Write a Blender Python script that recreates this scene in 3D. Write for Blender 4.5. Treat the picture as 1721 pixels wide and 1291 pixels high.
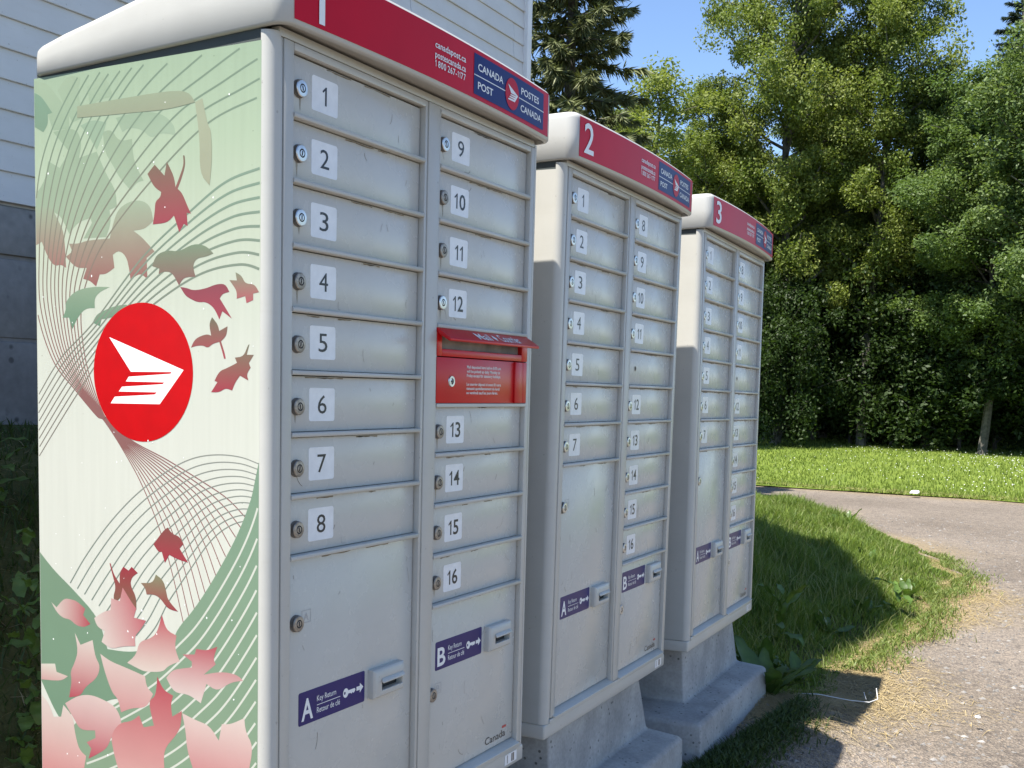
import bpy, bmesh, math, random
import numpy as np
from mathutils import Matrix, Vector

SC = bpy.context.scene
COL = SC.collection
for o in list(bpy.data.objects):
    bpy.data.objects.remove(o)
R = math.radians

# ------------------------------------------------------------------ camera
cam_d = bpy.data.cameras.new("camera")
cam = bpy.data.objects.new("camera", cam_d)
COL.objects.link(cam)
cam_d.sensor_width = 36.0
cam_d.lens = 36.0 * 1847.04 / 1721.0
cam_d.shift_x = 0.01200
cam_d.shift_y = 0.09742
cam_d.clip_start = 0.05
cam_d.clip_end = 3000.0
_r = Vector((0.48624, -0.8735, 0.02399)).normalized()
_f = Vector((0.87149, 0.48275, -0.08636)).normalized()
_u = _r.cross(_f).normalized()
_r = _f.cross(_u).normalized()
_m = Matrix((_r, _u, -_f)).transposed().to_4x4()
_m.translation = Vector((-1.5090, -1.2564, 1.3807))
cam.matrix_world = _m
SC.camera = cam

# ------------------------------------------------------------------ sky, sun, exposure
SUN = Vector((-0.45, 0.19, 1.0)).normalized()          # direction towards the sun
w = bpy.data.worlds.new("World")
SC.world = w
w.use_nodes = True
nt = w.node_tree
nt.nodes.clear()
sky = nt.nodes.new("ShaderNodeTexSky")
sky.sky_type = 'NISHITA'
sky.sun_disc = False
sky.sun_elevation = math.asin(SUN.z)
sky.sun_rotation = math.atan2(SUN.x, SUN.y)
sky.air_density = 0.75
sky.dust_density = 0.1
sky.ozone_density = 3.0
bg = nt.nodes.new("ShaderNodeBackground")
bg.inputs[1].default_value = 0.108
out = nt.nodes.new("ShaderNodeOutputWorld")
nt.links.new(sky.outputs[0], bg.inputs[0])
nt.links.new(bg.outputs[0], out.inputs[0])

sun_d = bpy.data.lights.new("sun", 'SUN')
sun_d.energy = 5.0
sun_d.angle = R(0.53)
sun_d.color = (1.0, 0.955, 0.87)
sun = bpy.data.objects.new("sun", sun_d)
COL.objects.link(sun)
sun.rotation_euler = SUN.to_track_quat('Z', 'Y').to_euler()
sun.location = SUN * 40

SC.view_settings.view_transform = 'Standard'
SC.view_settings.look = 'None'
SC.view_settings.exposure = 1.30
SC.view_settings.gamma = 1.0
SC.view_settings.use_curve_mapping = False
SC.cycles.max_bounces = 8
SC.cycles.transparent_max_bounces = 4

# ------------------------------------------------------------------ helpers
def lin(c, k=1.0):
    o = []
    for v in c:
        v = v / 255.0
        o.append(k * (v / 12.92 if v <= 0.04045 else ((v + 0.055) / 1.055) ** 2.4))
    return tuple(o)

def tag(o, label=None, cat=None, group=None, kind=None):
    if label: o["label"] = label
    if cat: o["category"] = cat
    if group: o["group"] = group
    if kind: o["kind"] = kind
    return o

def empty(name, loc=(0, 0, 0)):
    o = bpy.data.objects.new(name, None)
    o.empty_display_size = 0.1
    o.location = loc
    COL.objects.link(o)
    return o

def link(name, me, parent=None, mats=None):
    o = bpy.data.objects.new(name, me)
    COL.objects.link(o)
    if mats is not None and len(me.materials) == 0:
        for m in (mats if isinstance(mats, (list, tuple)) else [mats]):
            me.materials.append(m)
    if parent is not None:
        o.parent = parent
    return o

def npmesh(name, V, F, mi=None, smooth=False, col=None):
    """V (n,3); F list/array of faces of equal length (m,k) or list of arrays."""
    me = bpy.data.meshes.new(name)
    V = np.asarray(V, dtype=np.float32)
    groups = F if isinstance(F, list) else [F]
    groups = [np.asarray(g, dtype=np.int32) for g in groups if len(g)]
    loops = np.concatenate([g.ravel() for g in groups])
    tot = np.concatenate([np.full(len(g), g.shape[1], dtype=np.int32) for g in groups])
    start = np.concatenate([[0], np.cumsum(tot)[:-1]]).astype(np.int32)
    me.vertices.add(len(V)); me.vertices.foreach_set("co", V.ravel())
    me.loops.add(len(loops)); me.loops.foreach_set("vertex_index", loops)
    me.polygons.add(len(tot)); me.polygons.foreach_set("loop_start", start)
    me.polygons.foreach_set("loop_total", tot)
    if mi is not None: me.polygons.foreach_set("material_index", np.asarray(mi, dtype=np.int32))
    me.polygons.foreach_set("use_smooth", np.full(len(tot), smooth))
    me.update(calc_edges=True)
    if col is not None:
        a = me.color_attributes.new("Col", 'FLOAT_COLOR', 'POINT')
        c = np.ones((len(V), 4), dtype=np.float32); c[:, :3] = col
        a.data.foreach_set("color", c.ravel())
    return me

class MB:
    """collects pieces into one mesh"""
    def __init__(s, f=None): s.v = []; s.f = []; s.m = []; s.c = []; s.map = f or (lambda p: p)
    def add(s, vs, fs, mi=0, col=(1, 1, 1)):
        b = len(s.v)
        for v in vs: s.v.append(s.map(v)); s.c.append(col if not callable(col) else col(v))
        for f in fs: s.f.append([b + i for i in f]); s.m.append(mi)
    def box(s, x0, x1, y0, y1, z0, z1, mi=0, col=(1, 1, 1)):
        s.add([(x0, y0, z0), (x1, y0, z0), (x1, y1, z0), (x0, y1, z0), (x0, y0, z1), (x1, y0, z1), (x1, y1, z1), (x0, y1, z1)],
              [(0, 3, 2, 1), (4, 5, 6, 7), (0, 1, 5, 4), (1, 2, 6, 5), (2, 3, 7, 6), (3, 0, 4, 7)], mi, col)
    def poly(s, pts, mi=0, col=(1, 1, 1)): s.add(pts, [tuple(range(len(pts)))], mi, col)
    def prism(s, prof, a0, a1, axis='x', mi=0):
        """prof: list of (p,q); axis x -> (a, p, q); y -> (p, a, q); z -> (p, q, a)"""
        mk = {'x': lambda a, p, q: (a, p, q), 'y': lambda a, p, q: (p, a, q), 'z': lambda a, p, q: (p, q, a)}[axis]
        n = len(prof)
        vs = [mk(a0, *p) for p in prof] + [mk(a1, *p) for p in prof]
        fs = [tuple(range(n))[::-1], tuple(range(n, 2 * n))] + [(i, (i + 1) % n, n + (i + 1) % n, n + i) for i in range(n)]
        s.add(vs, fs, mi)
    def tube(s, pts, rad, n=6, mi=0, cap=True):
        vs = []; fs = []
        k = len(pts)
        for i, p in enumerate(pts):
            p = Vector(p)
            d = (Vector(pts[min(i + 1, k - 1)]) - Vector(pts[max(i - 1, 0)])).normalized()
            a = d.orthogonal().normalized() if abs(d.z) > .95 else d.cross(Vector((0, 0, 1))).normalized()
            b = d.cross(a)
            r = rad[i] if isinstance(rad, (list, tuple)) else rad
            for j in range(n):
                t = 2 * math.pi * j / n
                vs.append(tuple(p + a * (r * math.cos(t)) + b * (r * math.sin(t))))
        for i in range(k - 1):
            for j in range(n):
                fs.append((i * n + j, i * n + (j + 1) % n, (i + 1) * n + (j + 1) % n, (i + 1) * n + j))
        if cap: fs.append(tuple(range(n))[::-1]); fs.append(tuple(range((k - 1) * n, k * n)))
        s.add(vs, fs, mi)
    def mesh(s, name, mats, bevel=0, segs=2, smooth=False, color=False, angle=40):
        me = bpy.data.meshes.new(name)
        me.from_pydata(s.v, [], s.f)
        me.polygons.foreach_set("material_index", s.m)
        if color:
            a = me.color_attributes.new("Col", 'FLOAT_COLOR', 'POINT')
            for i, c in enumerate(s.c): a.data[i].color = (c[0], c[1], c[2], 1)
        bm = bmesh.new(); bm.from_mesh(me)
        bmesh.ops.recalc_face_normals(bm, faces=bm.faces)
        if bevel:
            ed = [e for e in bm.edges if len(e.link_faces) == 2 and e.calc_face_angle(0) > R(35)]
            bmesh.ops.bevel(bm, geom=ed, offset=bevel, segments=segs, profile=.5, affect='EDGES', clamp_overlap=True)
        if smooth or bevel:
            for f in bm.faces: f.smooth = True
            for e in bm.edges:
                if len(e.link_faces) == 2 and e.calc_face_angle(0) > R(angle): e.smooth = False
        bm.to_mesh(me); bm.free()
        for m in (mats if isinstance(mats, (list, tuple)) else [mats]): me.materials.append(m)
        return me
    def build(s, name, mats, parent=None, **k): return link(name, s.mesh(name, mats, **k), parent)

# ------------------------------------------------------------------ materials
def nodes_mat(name):
    m = bpy.data.materials.new(name); m.use_nodes = True
    n = m.node_tree; b = n.nodes["Principled BSDF"]
    return m, n, b

def N(n, t, **k):
    x = n.nodes.new(t)
    for a, v in k.items():
        if a.startswith("i_"): x.inputs[int(a[2:]) if a[2:].isdigit() else a[2:]].default_value = v
        else: setattr(x, a, v)
    return x

def ramp(n, fac, stops):
    r = n.nodes.new("ShaderNodeValToRGB")
    els = r.color_ramp.elements
    while len(els) < len(stops): els.new(.5)
    for e, (p, c) in zip(els, stops):
        e.position = p; e.color = (c[0], c[1], c[2], 1)
    n.links.new(fac, r.inputs[0]); return r

def mixc(n, fac, a, b, mode='MIX'):
    x = n.nodes.new("ShaderNodeMix"); x.data_type = 'RGBA'; x.blend_type = mode
    for s, v in ((x.inputs[0], fac), (x.inputs[6], a), (x.inputs[7], b)):
        if hasattr(v, "is_linked"): n.links.new(v, s)
        elif isinstance(v, (int, float)): s.default_value = v
        else: s.default_value = (v[0], v[1], v[2], 1)
    return x.outputs[2]

def noise(n, vec, scale, detail=4, rough=.55, dist=0):
    x = n.nodes.new("ShaderNodeTexNoise"); x.inputs["Scale"].default_value = scale
    x.inputs["Detail"].default_value = detail; x.inputs["Roughness"].default_value = rough
    x.inputs["Distortion"].default_value = dist
    if vec is not None: n.links.new(vec, x.inputs["Vector"])
    return x.outputs["Fac"]

def coords(n, kind="Object", scale=None):
    t = n.nodes.new("ShaderNodeTexCoord").outputs[kind]
    if scale:
        mp = n.nodes.new("ShaderNodeMapping"); mp.inputs["Scale"].default_value = scale
        n.links.new(t, mp.inputs["Vector"]); return mp.outputs[0]
    return t

def bump(n, b, h, strength=.3, dist=.01):
    x = n.nodes.new("ShaderNodeBump"); x.inputs["Strength"].default_value = strength
    x.inputs["Distance"].default_value = dist
    n.links.new(h, x.inputs["Height"]); n.links.new(x.outputs[0], b.inputs["Normal"])

def simple(name, c, rough=.5, var=.06, scale=12, metal=0, bmp=0, bscale=200, spec=.5, coat=0, rvar=0):
    m, n, b = nodes_mat(name)
    co = coords(n)
    f = noise(n, co, scale, 5)
    dark = tuple(v * (1 - var * 2) for v in c); lite = tuple(min(1, v * (1 + var)) for v in c)
    r = ramp(n, f, [(.3, dark), (.7, lite)])
    n.links.new(r.outputs[0], b.inputs["Base Color"])
    b.inputs["Roughness"].default_value = rough; b.inputs["Metallic"].default_value = metal
    b.inputs["Specular IOR Level"].default_value = spec
    if coat:
        b.inputs["Coat Weight"].default_value = coat; b.inputs["Coat Roughness"].default_value = .08
    if rvar:
        rr = ramp(n, noise(n, co, scale * 2.3, 4), [(.3, (rough - rvar,) * 3), (.75, (rough + rvar,) * 3)])
        n.links.new(rr.outputs[0], b.inputs["Roughness"])
    if bmp: bump(n, b, noise(n, co, bscale, 4), bmp, .004)
    return m

def paint_mat(name, c, rough, dirt=.5, coat=.0):
    """grey enamel with specks, faint smears and thin scratches"""
    m, n, b = nodes_mat(name)
    co = coords(n)
    base = ramp(n, noise(n, co, 5, 5), [(.3, tuple(v * .94 for v in c)), (.7, tuple(v * 1.03 for v in c))]).outputs[0]
    smear = ramp(n, noise(n, coords(n, "Object", (3, 3, 14)), 3.2, 6, .7), [(.52, (0, 0, 0)), (.8, (1, 1, 1))]).outputs[0]
    mul = n.nodes.new("ShaderNodeMath"); mul.operation = 'MULTIPLY'; mul.inputs[1].default_value = .30 * dirt
    n.links.new(smear, mul.inputs[0])
    c1 = mixc(n, mul.outputs[0], base, tuple(v * k for v, k in zip(c, (.74, .68, .58))))
    spk = ramp(n, noise(n, co, 95, 2, .5), [(.735, (0, 0, 0)), (.77, (1, 1, 1))]).outputs[0]
    m2 = n.nodes.new("ShaderNodeMath"); m2.operation = 'MULTIPLY'; m2.inputs[1].default_value = .65 * dirt
    n.links.new(spk, m2.inputs[0])
    c2 = mixc(n, m2.outputs[0], c1, (.12, .10, .08))
    n.links.new(c2, b.inputs["Base Color"])
    rr = ramp(n, noise(n, co, 9, 5), [(.3, (rough - .05,) * 3), (.75, (rough + .1,) * 3)]).outputs[0]
    n.links.new(rr, b.inputs["Roughness"])
    b.inputs["Specular IOR Level"].default_value = .5
    if coat:
        b.inputs["Coat Weight"].default_value = coat; b.inputs["Coat Roughness"].default_value = .12
    bump(n, b, noise(n, co, 2.5, 2), .03, .01)
    return m

def attr_mat(name, rough=.4, spec=.5, transl=0, var=0, scale=20):
    m, n, b = nodes_mat(name)
    a = n.nodes.new("ShaderNodeAttribute"); a.attribute_name = "Col"
    c = a.outputs["Color"]
    if var:
        v = ramp(n, noise(n, coords(n), scale, 4), [(.3, (1 - var,) * 3), (.7, (1, 1, 1))]).outputs[0]
        c = mixc(n, 1.0, c, v, 'MULTIPLY')
    n.links.new(c, b.inputs["Base Color"])
    b.inputs["Roughness"].default_value = rough; b.inputs["Specular IOR Level"].default_value = spec
    if transl:
        t = n.nodes.new("ShaderNodeBsdfTranslucent")
        tc = mixc(n, 1.0, c, (1.0, 1.05, .55), 'MULTIPLY'); n.links.new(tc, t.inputs[0])
        ms = n.nodes.new("ShaderNodeMixShader"); ms.inputs[0].default_value = transl
        n.links.new(b.outputs[0], ms.inputs[1]); n.links.new(t.outputs[0], ms.inputs[2])
        n.links.new(ms.outputs[0], n.nodes["Material Output"].inputs[0])
    return m

GREY = (.465, .455, .418)
M = {}
M["paint"] = paint_mat("grey_paint", GREY, .36, .5)
M["door"] = paint_mat("door_paint", (.50, .492, .455), .25, .45)
M["hood"] = paint_mat("hood_paint", (.44, .435, .41), .34, .6)
M["dark"] = simple("dark_gap", (.03, .03, .03), .8)
M["hood_gap_shade"] = simple("hood_gap_dark", (.045, .055, .055), .7)  # dark tone standing in for the shade in the gap under the hood
M["red"] = simple("red_enamel", lin((190, 12, 20)), .3, .05, 9, spec=.4)
M["banner"] = simple("banner_red", lin((198, 14, 44), .9), .34, .04, 6, spec=.12)
M["blue"] = simple("banner_blue", lin((8, 24, 104), .8), .35, .04, spec=.2)
M["white"] = simple("white_print", (.78, .78, .77), .4, .03)
M["label"] = simple("label_white", (.76, .77, .78), .35, .05, 30)
M["black"] = simple("black_print", (.012, .012, .016), .4)
M["purple"] = simple("sticker_purple", lin((42, 34, 108), .8), .35, .05, spec=.3)
M["steel"] = simple("lock_steel", (.62, .62, .62), .33, .12, 60, metal=.9)
M["steelold"] = simple("lock_worn_steel", (.36, .32, .28), .45, .25, 80, metal=.7)
M["lockbody"] = simple("lock_body", (.20, .18, .16), .5, .2, 60, metal=.5)
M["print"] = attr_mat("side_print", .33, .5, 0, .05, 14)
M["logo_red"] = simple("logo_red", lin((206, 2, 10), .66), .36, .04, 30)
M["maple_red"] = simple("flag_red", lin((190, 40, 40)), .4)
M["faint"] = simple("embossed_outline", (.40, .40, .39), .4)
M["grime"] = simple("grime", (.20, .16, .11), .8, .3, 60)

# concrete
def concrete(name, c, sc=1.0, pits=True):
    m, n, b = nodes_mat(name)
    co = coords(n)
    base = ramp(n, noise(n, co, 3.5 * sc, 8, .65), [(.25, tuple(v * .50 for v in c)), (.66, tuple(v * 1.12 for v in c))]).outputs[0]
    fine = ramp(n, noise(n, co, 90 * sc, 4), [(.3, (.86,) * 3), (.7, (1.05,) * 3)]).outputs[0]
    c1 = mixc(n, 1, base, fine, 'MULTIPLY')
    vo = n.nodes.new("ShaderNodeTexVoronoi"); vo.inputs["Scale"].default_value = 42 * sc
    n.links.new(co, vo.inputs["Vector"])
    sel = ramp(n, noise(n, co, 13 * sc, 2), [(.46, (0, 0, 0)), (.56, (1, 1, 1))]).outputs[0]
    pit = ramp(n, vo.outputs["Distance"], [(.14, (1, 1, 1)), (.22, (0, 0, 0))]).outputs[0]
    pp = mixc(n, 1, pit, sel, 'MULTIPLY')
    c2 = mixc(n, pp if pits else 0.0, c1, tuple(v * .28 for v in c))
    n.links.new(c2, b.inputs["Base Color"]); b.inputs["Roughness"].default_value = .85
    b.inputs["Specular IOR Level"].default_value = .25
    bump(n, b, noise(n, co, 60 * sc, 6, .7), .35, .004)
    return m
M["concrete"] = concrete("cast_concrete", (.40, .395, .38))
M["foundation"] = concrete("foundation_concrete", (.25, .245, .235), .35)
M["siding"] = paint_mat("white_siding", (.60, .595, .585), .5, .75)
M["trim"] = simple("white_trim", (.74, .74, .74), .45, .03)
M["roof"] = simple("roof_shingle", (.10, .095, .09), .9, .2, 8)
M["bark"] = simple("grey_bark", (.11, .10, .085), .9, .3, 14, bmp=.5, bscale=40)
M["palebark"] = simple("pale_bark", (.135, .125, .105), .85, .35, 9, bmp=.4, bscale=30)
M["deadwood"] = simple("dead_wood", (.24, .22, .20), .9, .2, 20)
M["leaf"] = attr_mat("tree_leaf", .5, .25, .42)
M["needle"] = attr_mat("spruce_needle", .55, .3, .12)
M["grass"] = attr_mat("grass_blade", .5, .35, .35)
M["weed"] = attr_mat("weed_leaf", .4, .45, .28, .18, 40)
M["straw"] = attr_mat("dry_straw", .8, .2, .1)
M["stone"] = attr_mat("gravel_stone", .85, .25, 0, .2, 60)
M["plastic"] = simple("white_plastic", (.75, .75, .74), .4)
M["flower"] = simple("clover_white", (.72, .72, .66), .7)

# ------------------------------------------------------------------ ground
def sstep(a, b, x):
    t = np.clip((np.asarray(x, float) - a) / (b - a), 0, 1); return t * t * (3 - 2 * t)

_rng0 = np.random.default_rng(5)
_ph = _rng0.uniform(0, 6.28, (8, 2)); _fr = _rng0.uniform(.6, 3.2, (8, 2)) * _rng0.choice([-1, 1], (8, 2))
def wob(X, Y, k=1.0):
    s = 0
    for p, f in zip(_ph, _fr): s = s + np.sin(np.asarray(X) * f[0] * k + p[0]) * np.sin(np.asarray(Y) * f[1] * k + p[1])
    return s / 4
YB_X = [-40, 1.5, 2.4, 3.0, 4.1, 5.3, 7.1, 8.0, 8.6, 9.6, 11.3, 13.2, 14.6, 16.0]
YB_Y = [.32, .32, .25, .05, -.17, -.25, -.28, -.22, -.05, .42, 1.3, 2.8, 5.0, 9.0]
def yb(X): return np.interp(X, YB_X, YB_Y) + .05 * np.sin(np.asarray(X) * 3.1) + .04 * np.sin(np.asarray(X) * 7.7 + 1)
def bump_(X, Y): return .10 * sstep(-.50, -.12, Y) * (1 - sstep(3.1, 3.9, X))
def bankh(X, Y):
    X = np.asarray(X, float); Y = np.asarray(Y, float)
    Hh = 1.03 * (1 - .74 * sstep(4.2, 8.2, X)) * (1 - sstep(7.5, 12.5, X))
    d = Y - yb(X)
    z = Hh * sstep(.30, 2.25, Y) + .07 * sstep(0, .5, d)
    z = z + .018 * wob(X, Y, 2.0) * sstep(0, .4, d)
    return np.where(d < 0, -.07, z - .036 * (1 - sstep(0, .9, d)) + bump_(X, Y))
def lawnh(X, Y):
    X = np.asarray(X, float)
    return -.034 + .02 * (X - 15.4) * sstep(15.4, 18, X) + .02 * wob(X, Y, .4)
def lotz(X, Y): return .012 * wob(X, Y, .8) - .045 + bump_(X, Y)

def grid(xs, ys, zf):
    X, Y = np.meshgrid(xs, ys, indexing='ij')
    V = np.stack([X, Y, zf(X, Y)], -1).reshape(-1, 3)
    nx, ny = len(xs), len(ys)
    i = np.arange((nx - 1) * (ny - 1)); a = (i // (ny - 1)) * ny + i % (ny - 1)
    F = np.stack([a, a + ny, a + ny + 1, a + 1], 1)
    return V, F

def ground_mat():
    m, n, b = nodes_mat("soil_and_turf")
    co = coords(n)
    c = ramp(n, noise(n, co, .35, 8, .6), [(.3, (.035, .055, .015)), (.7, (.075, .105, .03))]).outputs[0]
    n.links.new(c, b.inputs["Base Color"]); b.inputs["Roughness"].default_value = .95
    return m
def turf_mat(name, a, c2, sc):
    m, n, b = nodes_mat(name)
    co = coords(n)
    c = ramp(n, noise(n, co, sc, 8, .7), [(.3, a), (.72, c2)]).outputs[0]
    n.links.new(c, b.inputs["Base Color"]); b.inputs["Roughness"].default_value = .95
    b.inputs["Specular IOR Level"].default_value = .1
    bump(n, b, noise(n, co, 40, 4), .6, .03)
    return m
def gravel_mat():
    m, n, b = nodes_mat("gravel")
    co = coords(n)
    big = ramp(n, noise(n, co, .55, 6, .6), [(.28, (.158, .132, .108)), (.5, (.205, .174, .144)), (.72, (.255, .218, .182))]).outputs[0]
    vo = n.nodes.new("ShaderNodeTexVoronoi"); vo.inputs["Scale"].default_value = 105
    n.links.new(co, vo.inputs["Vector"])
    bw = n.nodes.new("ShaderNodeRGBToBW"); n.links.new(vo.outputs["Color"], bw.inputs[0])
    st = ramp(n, bw.outputs[0], [(.15, (.55, .55, .58)), (.5, (.95, .95, .95)), (.9, (1.45, 1.4, 1.35))]).outputs[0]
    c1 = mixc(n, .8, big, st, 'MULTIPLY')
    vo2 = n.nodes.new("ShaderNodeTexVoronoi"); vo2.inputs["Scale"].default_value = 24
    n.links.new(co, vo2.inputs["Vector"])
    bw2 = n.nodes.new("ShaderNodeRGBToBW"); n.links.new(vo2.outputs["Color"], bw2.inputs[0])
    sp = ramp(n, bw2.outputs[0], [(.22, (.5, .5, .54)), (.32, (1, 1, 1)), (.8, (1, 1, 1)), (.9, (1.35, 1.3, 1.25))]).outputs[0]
    c2 = mixc(n, .4, c1, sp, 'MULTIPLY')
    # dry straw tint near the verge is laid as straw; fine grit here
    at = n.nodes.new("ShaderNodeAttribute"); at.attribute_name = "Col"
    ss = n.nodes.new("ShaderNodeSeparateColor"); n.links.new(at.outputs["Color"], ss.inputs[0])
    fib = ramp(n, noise(n, coords(n, "Object", (10, 34, 20)), 3.0, 6, .75), [(.35, (0, 0, 0)), (.62, (1, 1, 1))]).outputs[0]
    mm = n.nodes.new("ShaderNodeMath"); mm.operation = 'MULTIPLY'; n.links.new(ss.outputs[0], mm.inputs[0]); n.links.new(fib, mm.inputs[1])
    strawc = ramp(n, noise(n, co, 60, 4), [(.3, (.20, .145, .07)), (.7, (.40, .31, .17))]).outputs[0]
    c2 = mixc(n, mm.outputs[0], c2, strawc)
    c3 = mixc(n, 1, c2, ramp(n, noise(n, co, 260, 3), [(.3, (.8,) * 3), (.7, (1.12,) * 3)]).outputs[0], 'MULTIPLY')
    n.links.new(c3, b.inputs["Base Color"]); b.inputs["Roughness"].default_value = .92
    b.inputs["Specular IOR Level"].default_value = .2
    ad = n.nodes.new("ShaderNodeMath"); ad.operation = 'ADD'
    n.links.new(vo.outputs["Distance"], ad.inputs[0]); n.links.new(noise(n, co, 130, 4), ad.inputs[1])
    bump(n, b, ad.outputs[0], .8, .012)
    return m
M["ground"] = ground_mat(); M["gravel"] = gravel_mat()
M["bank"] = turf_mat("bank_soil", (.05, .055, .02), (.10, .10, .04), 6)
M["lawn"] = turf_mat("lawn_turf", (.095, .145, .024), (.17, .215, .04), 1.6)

V, F = grid(np.linspace(-700, 700, 15), np.linspace(-700, 700, 15), lambda X, Y: X * 0 - .12)
tag(link("ground", npmesh("ground", V, F), None, M["ground"]), kind="structure")
xs = np.unique(np.concatenate([np.arange(-25, 0, 1.0), np.arange(0, 9, .12), np.arange(9, 15.7, .25)]))
ys = np.unique(np.concatenate([np.arange(-30, -3, 1.0), np.arange(-3, 1.2, .1), np.arange(1.2, 30, .8)]))
V, F = grid(xs, ys, lotz)
_d = yb(V[:, 0]) - V[:, 1]
_ms = np.exp(-(np.clip(_d, 0, None) / (.30 + .18 * np.sin(V[:, 0] * 2.1))) ** 2) * (V[:, 0] > 1.2) * (_d > -.6)
_ms = np.maximum(_ms, np.exp(-((15.55 - V[:, 0]) / .35) ** 2))
tag(link("gravel_lot", npmesh("gravel_lot", V, F, smooth=True, col=np.repeat(_ms[:, None], 3, 1)), None, M["gravel"]), kind="structure")
xs = np.unique(np.concatenate([np.arange(-12, 0, .4), np.arange(0, 14.8, .07)]))
ts = np.linspace(0, 1, 60) ** 1.5
Xg = np.repeat(xs[:, None], len(ts), 1); Yg = yb(xs)[:, None] + ts[None] * (12 - yb(xs)[:, None])
Vb = np.stack([Xg, Yg, np.where(ts[None] * np.ones_like(Xg) <= 0, -.07, bankh(Xg, Yg + 1e-4))], -1).reshape(-1, 3)
_, F = grid(xs, ts, lambda X, Y: X * 0)
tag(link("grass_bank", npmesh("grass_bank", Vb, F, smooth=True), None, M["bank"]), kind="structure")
V, F = grid(np.concatenate([np.arange(15.45, 24, .3), np.arange(24, 80, 2)]), np.arange(-45, 60, .6), lawnh)
V[:, 0] += np.where(V[:, 0] < 15.6, .12 * np.sin(V[:, 1] * 1.3) + .07 * np.sin(V[:, 1] * 4.1), 0)
tag(link("lawn", npmesh("lawn", V, F, smooth=True), None, M["lawn"]), kind="structure")

# ------------------------------------------------------------------ house
def build_house():
    root = empty("house", (1.1, 6.2, 1.1))
    tag(root, "white clapboard house with a grey concrete foundation behind the mailboxes", "house")
    off = Vector(root.location)
    def mp(p): return (p[0] - off.x, p[1] - off.y, p[2] - off.z)
    XL, XR, Y0, Y1, ZS, EX = -3.0, 4.95, 2.2, 10.2, 1.999, .1062
    apx = (XL + XR) / 2; hw = (XR - XL) / 2
    eave, apexz = 6.1, 10.4
    def half(z): return hw if z <= eave else max(0.0, hw * (apexz - z) / (apexz - eave))
    # walls behind the boards
    b = MB(mp)
    b.prism([(XL + .02, .6), (XR - .02, .6), (XR - .02, eave), (apx, apexz - .05), (XL + .02, eave)], Y0 + .045, Y1, 'y')
    b.build("wall", M["siding"], root)
    # foundation: three cast courses with a groove between
    rnd = random.Random(3)
    for (z0, z1, dy) in ((.4, 1.505, 0), (1.52, 1.80, .006), (1.815, 1.985, -.003)):
        b = MB(mp); b.box(XL + .03, XR - .04, Y0 + .028 + dy, Y0 + .044, z0, z1)
        b.build("foundation_course", M["foundation"], root, bevel=.006)
    b = MB(mp); b.box(XL + .04, XR - .05, Y0 + .040, Y0 + .0445, .4, 1.99); b.build("mortar_bed", M["foundation"], root)
    # boards
    cache = {}
    n = int((apexz - ZS) / EX)
    for i in range(n):
        z0 = ZS + i * EX; h0 = half(z0 + EX)
        if h0 < .12: break
        xa, xb = apx - h0 + .0, apx + h0
        pat = i // 2
        cuts = {13: [4.955], 14: [3.715]}.get(i, None)
        if i in (12, 13): cuts = [1.4, 3.641]
        elif i in (14, 15): cuts = [.6, 4.812]
        elif i in (16, 17): cuts = [2.1]
        else: cuts = [xa + (xb - xa) * rnd.uniform(.2, .45), xa + (xb - xa) * rnd.uniform(.6, .85)] if i % 2 == 0 or i < 12 else prev
        prev = cuts
        segs = [xa] + [c for c in cuts if xa + .1 < c < xb - .1] + [xb]
        for j in range(len(segs) - 1):
            L = round(segs[j + 1] - segs[j] - .003, 3)
            if L not in cache:
                bb = MB()
                bb.prism([(-.016, 0), (-.016, .012), (-.004, EX + .008), (.004, EX + .008), (.004, .012), (.0, 0)], 0, L, 'x')
                cache[L] = bb.mesh("siding_board", M["siding"], bevel=.002, segs=1)
            o = link("siding_board", cache[L], root)
            o.location = mp((segs[j], Y0 + .03 + rnd.uniform(-.001, .001), z0 + rnd.uniform(-.0012, .0012)))
    b = MB(mp); b.box(XR - .005, XR + .055, Y0 - .008, Y0 + .10, ZS - .01, eave)
    b.build("corner_trim", M["trim"], root, bevel=.004)
    b = MB(mp); b.box(XL - .055, XL + .005, Y0 - .008, Y0 + .10, ZS - .01, eave)
    b.build("corner_trim", M["trim"], root, bevel=.004)
    # side wall boards on the corner return, joined
    b = MB(mp)
    for i in range(44):
        z0 = ZS + i * EX
        b.prism([(XR + .016 + .03, z0), (XR + .004 + .03, z0 + EX), (XR - .02, z0 + EX), (XR - .02, z0)], Y0 + .1, Y1, 'y')
    o = b.build("side_siding", M["siding"], root); tag(o, kind="stuff")
    # roof
    ov = .42; sl = (apexz - eave) / hw
    for s in (-1, 1):
        b = MB(mp)
        xe = apx + s * (hw + ov); ze = eave - ov * sl
        b.prism([(apx, apexz + .03), (xe, ze + .03), (xe, ze + .19), (apx, apexz + .19)], Y0 - .35, Y1 + .35, 'y')
        b.build("roof", M["roof"], root)
    for s in (-1, 1):
        b = MB(mp)
        xe = apx + s * (hw + ov); ze = eave - ov * sl
        b.prism([(apx, apexz - .12), (xe, ze - .12), (xe, ze + .2), (apx, apexz + .2)], Y0 - .38, Y0 - .352, 'y')
        b.build("rake_board", M["trim"], root)
build_house()

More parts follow.
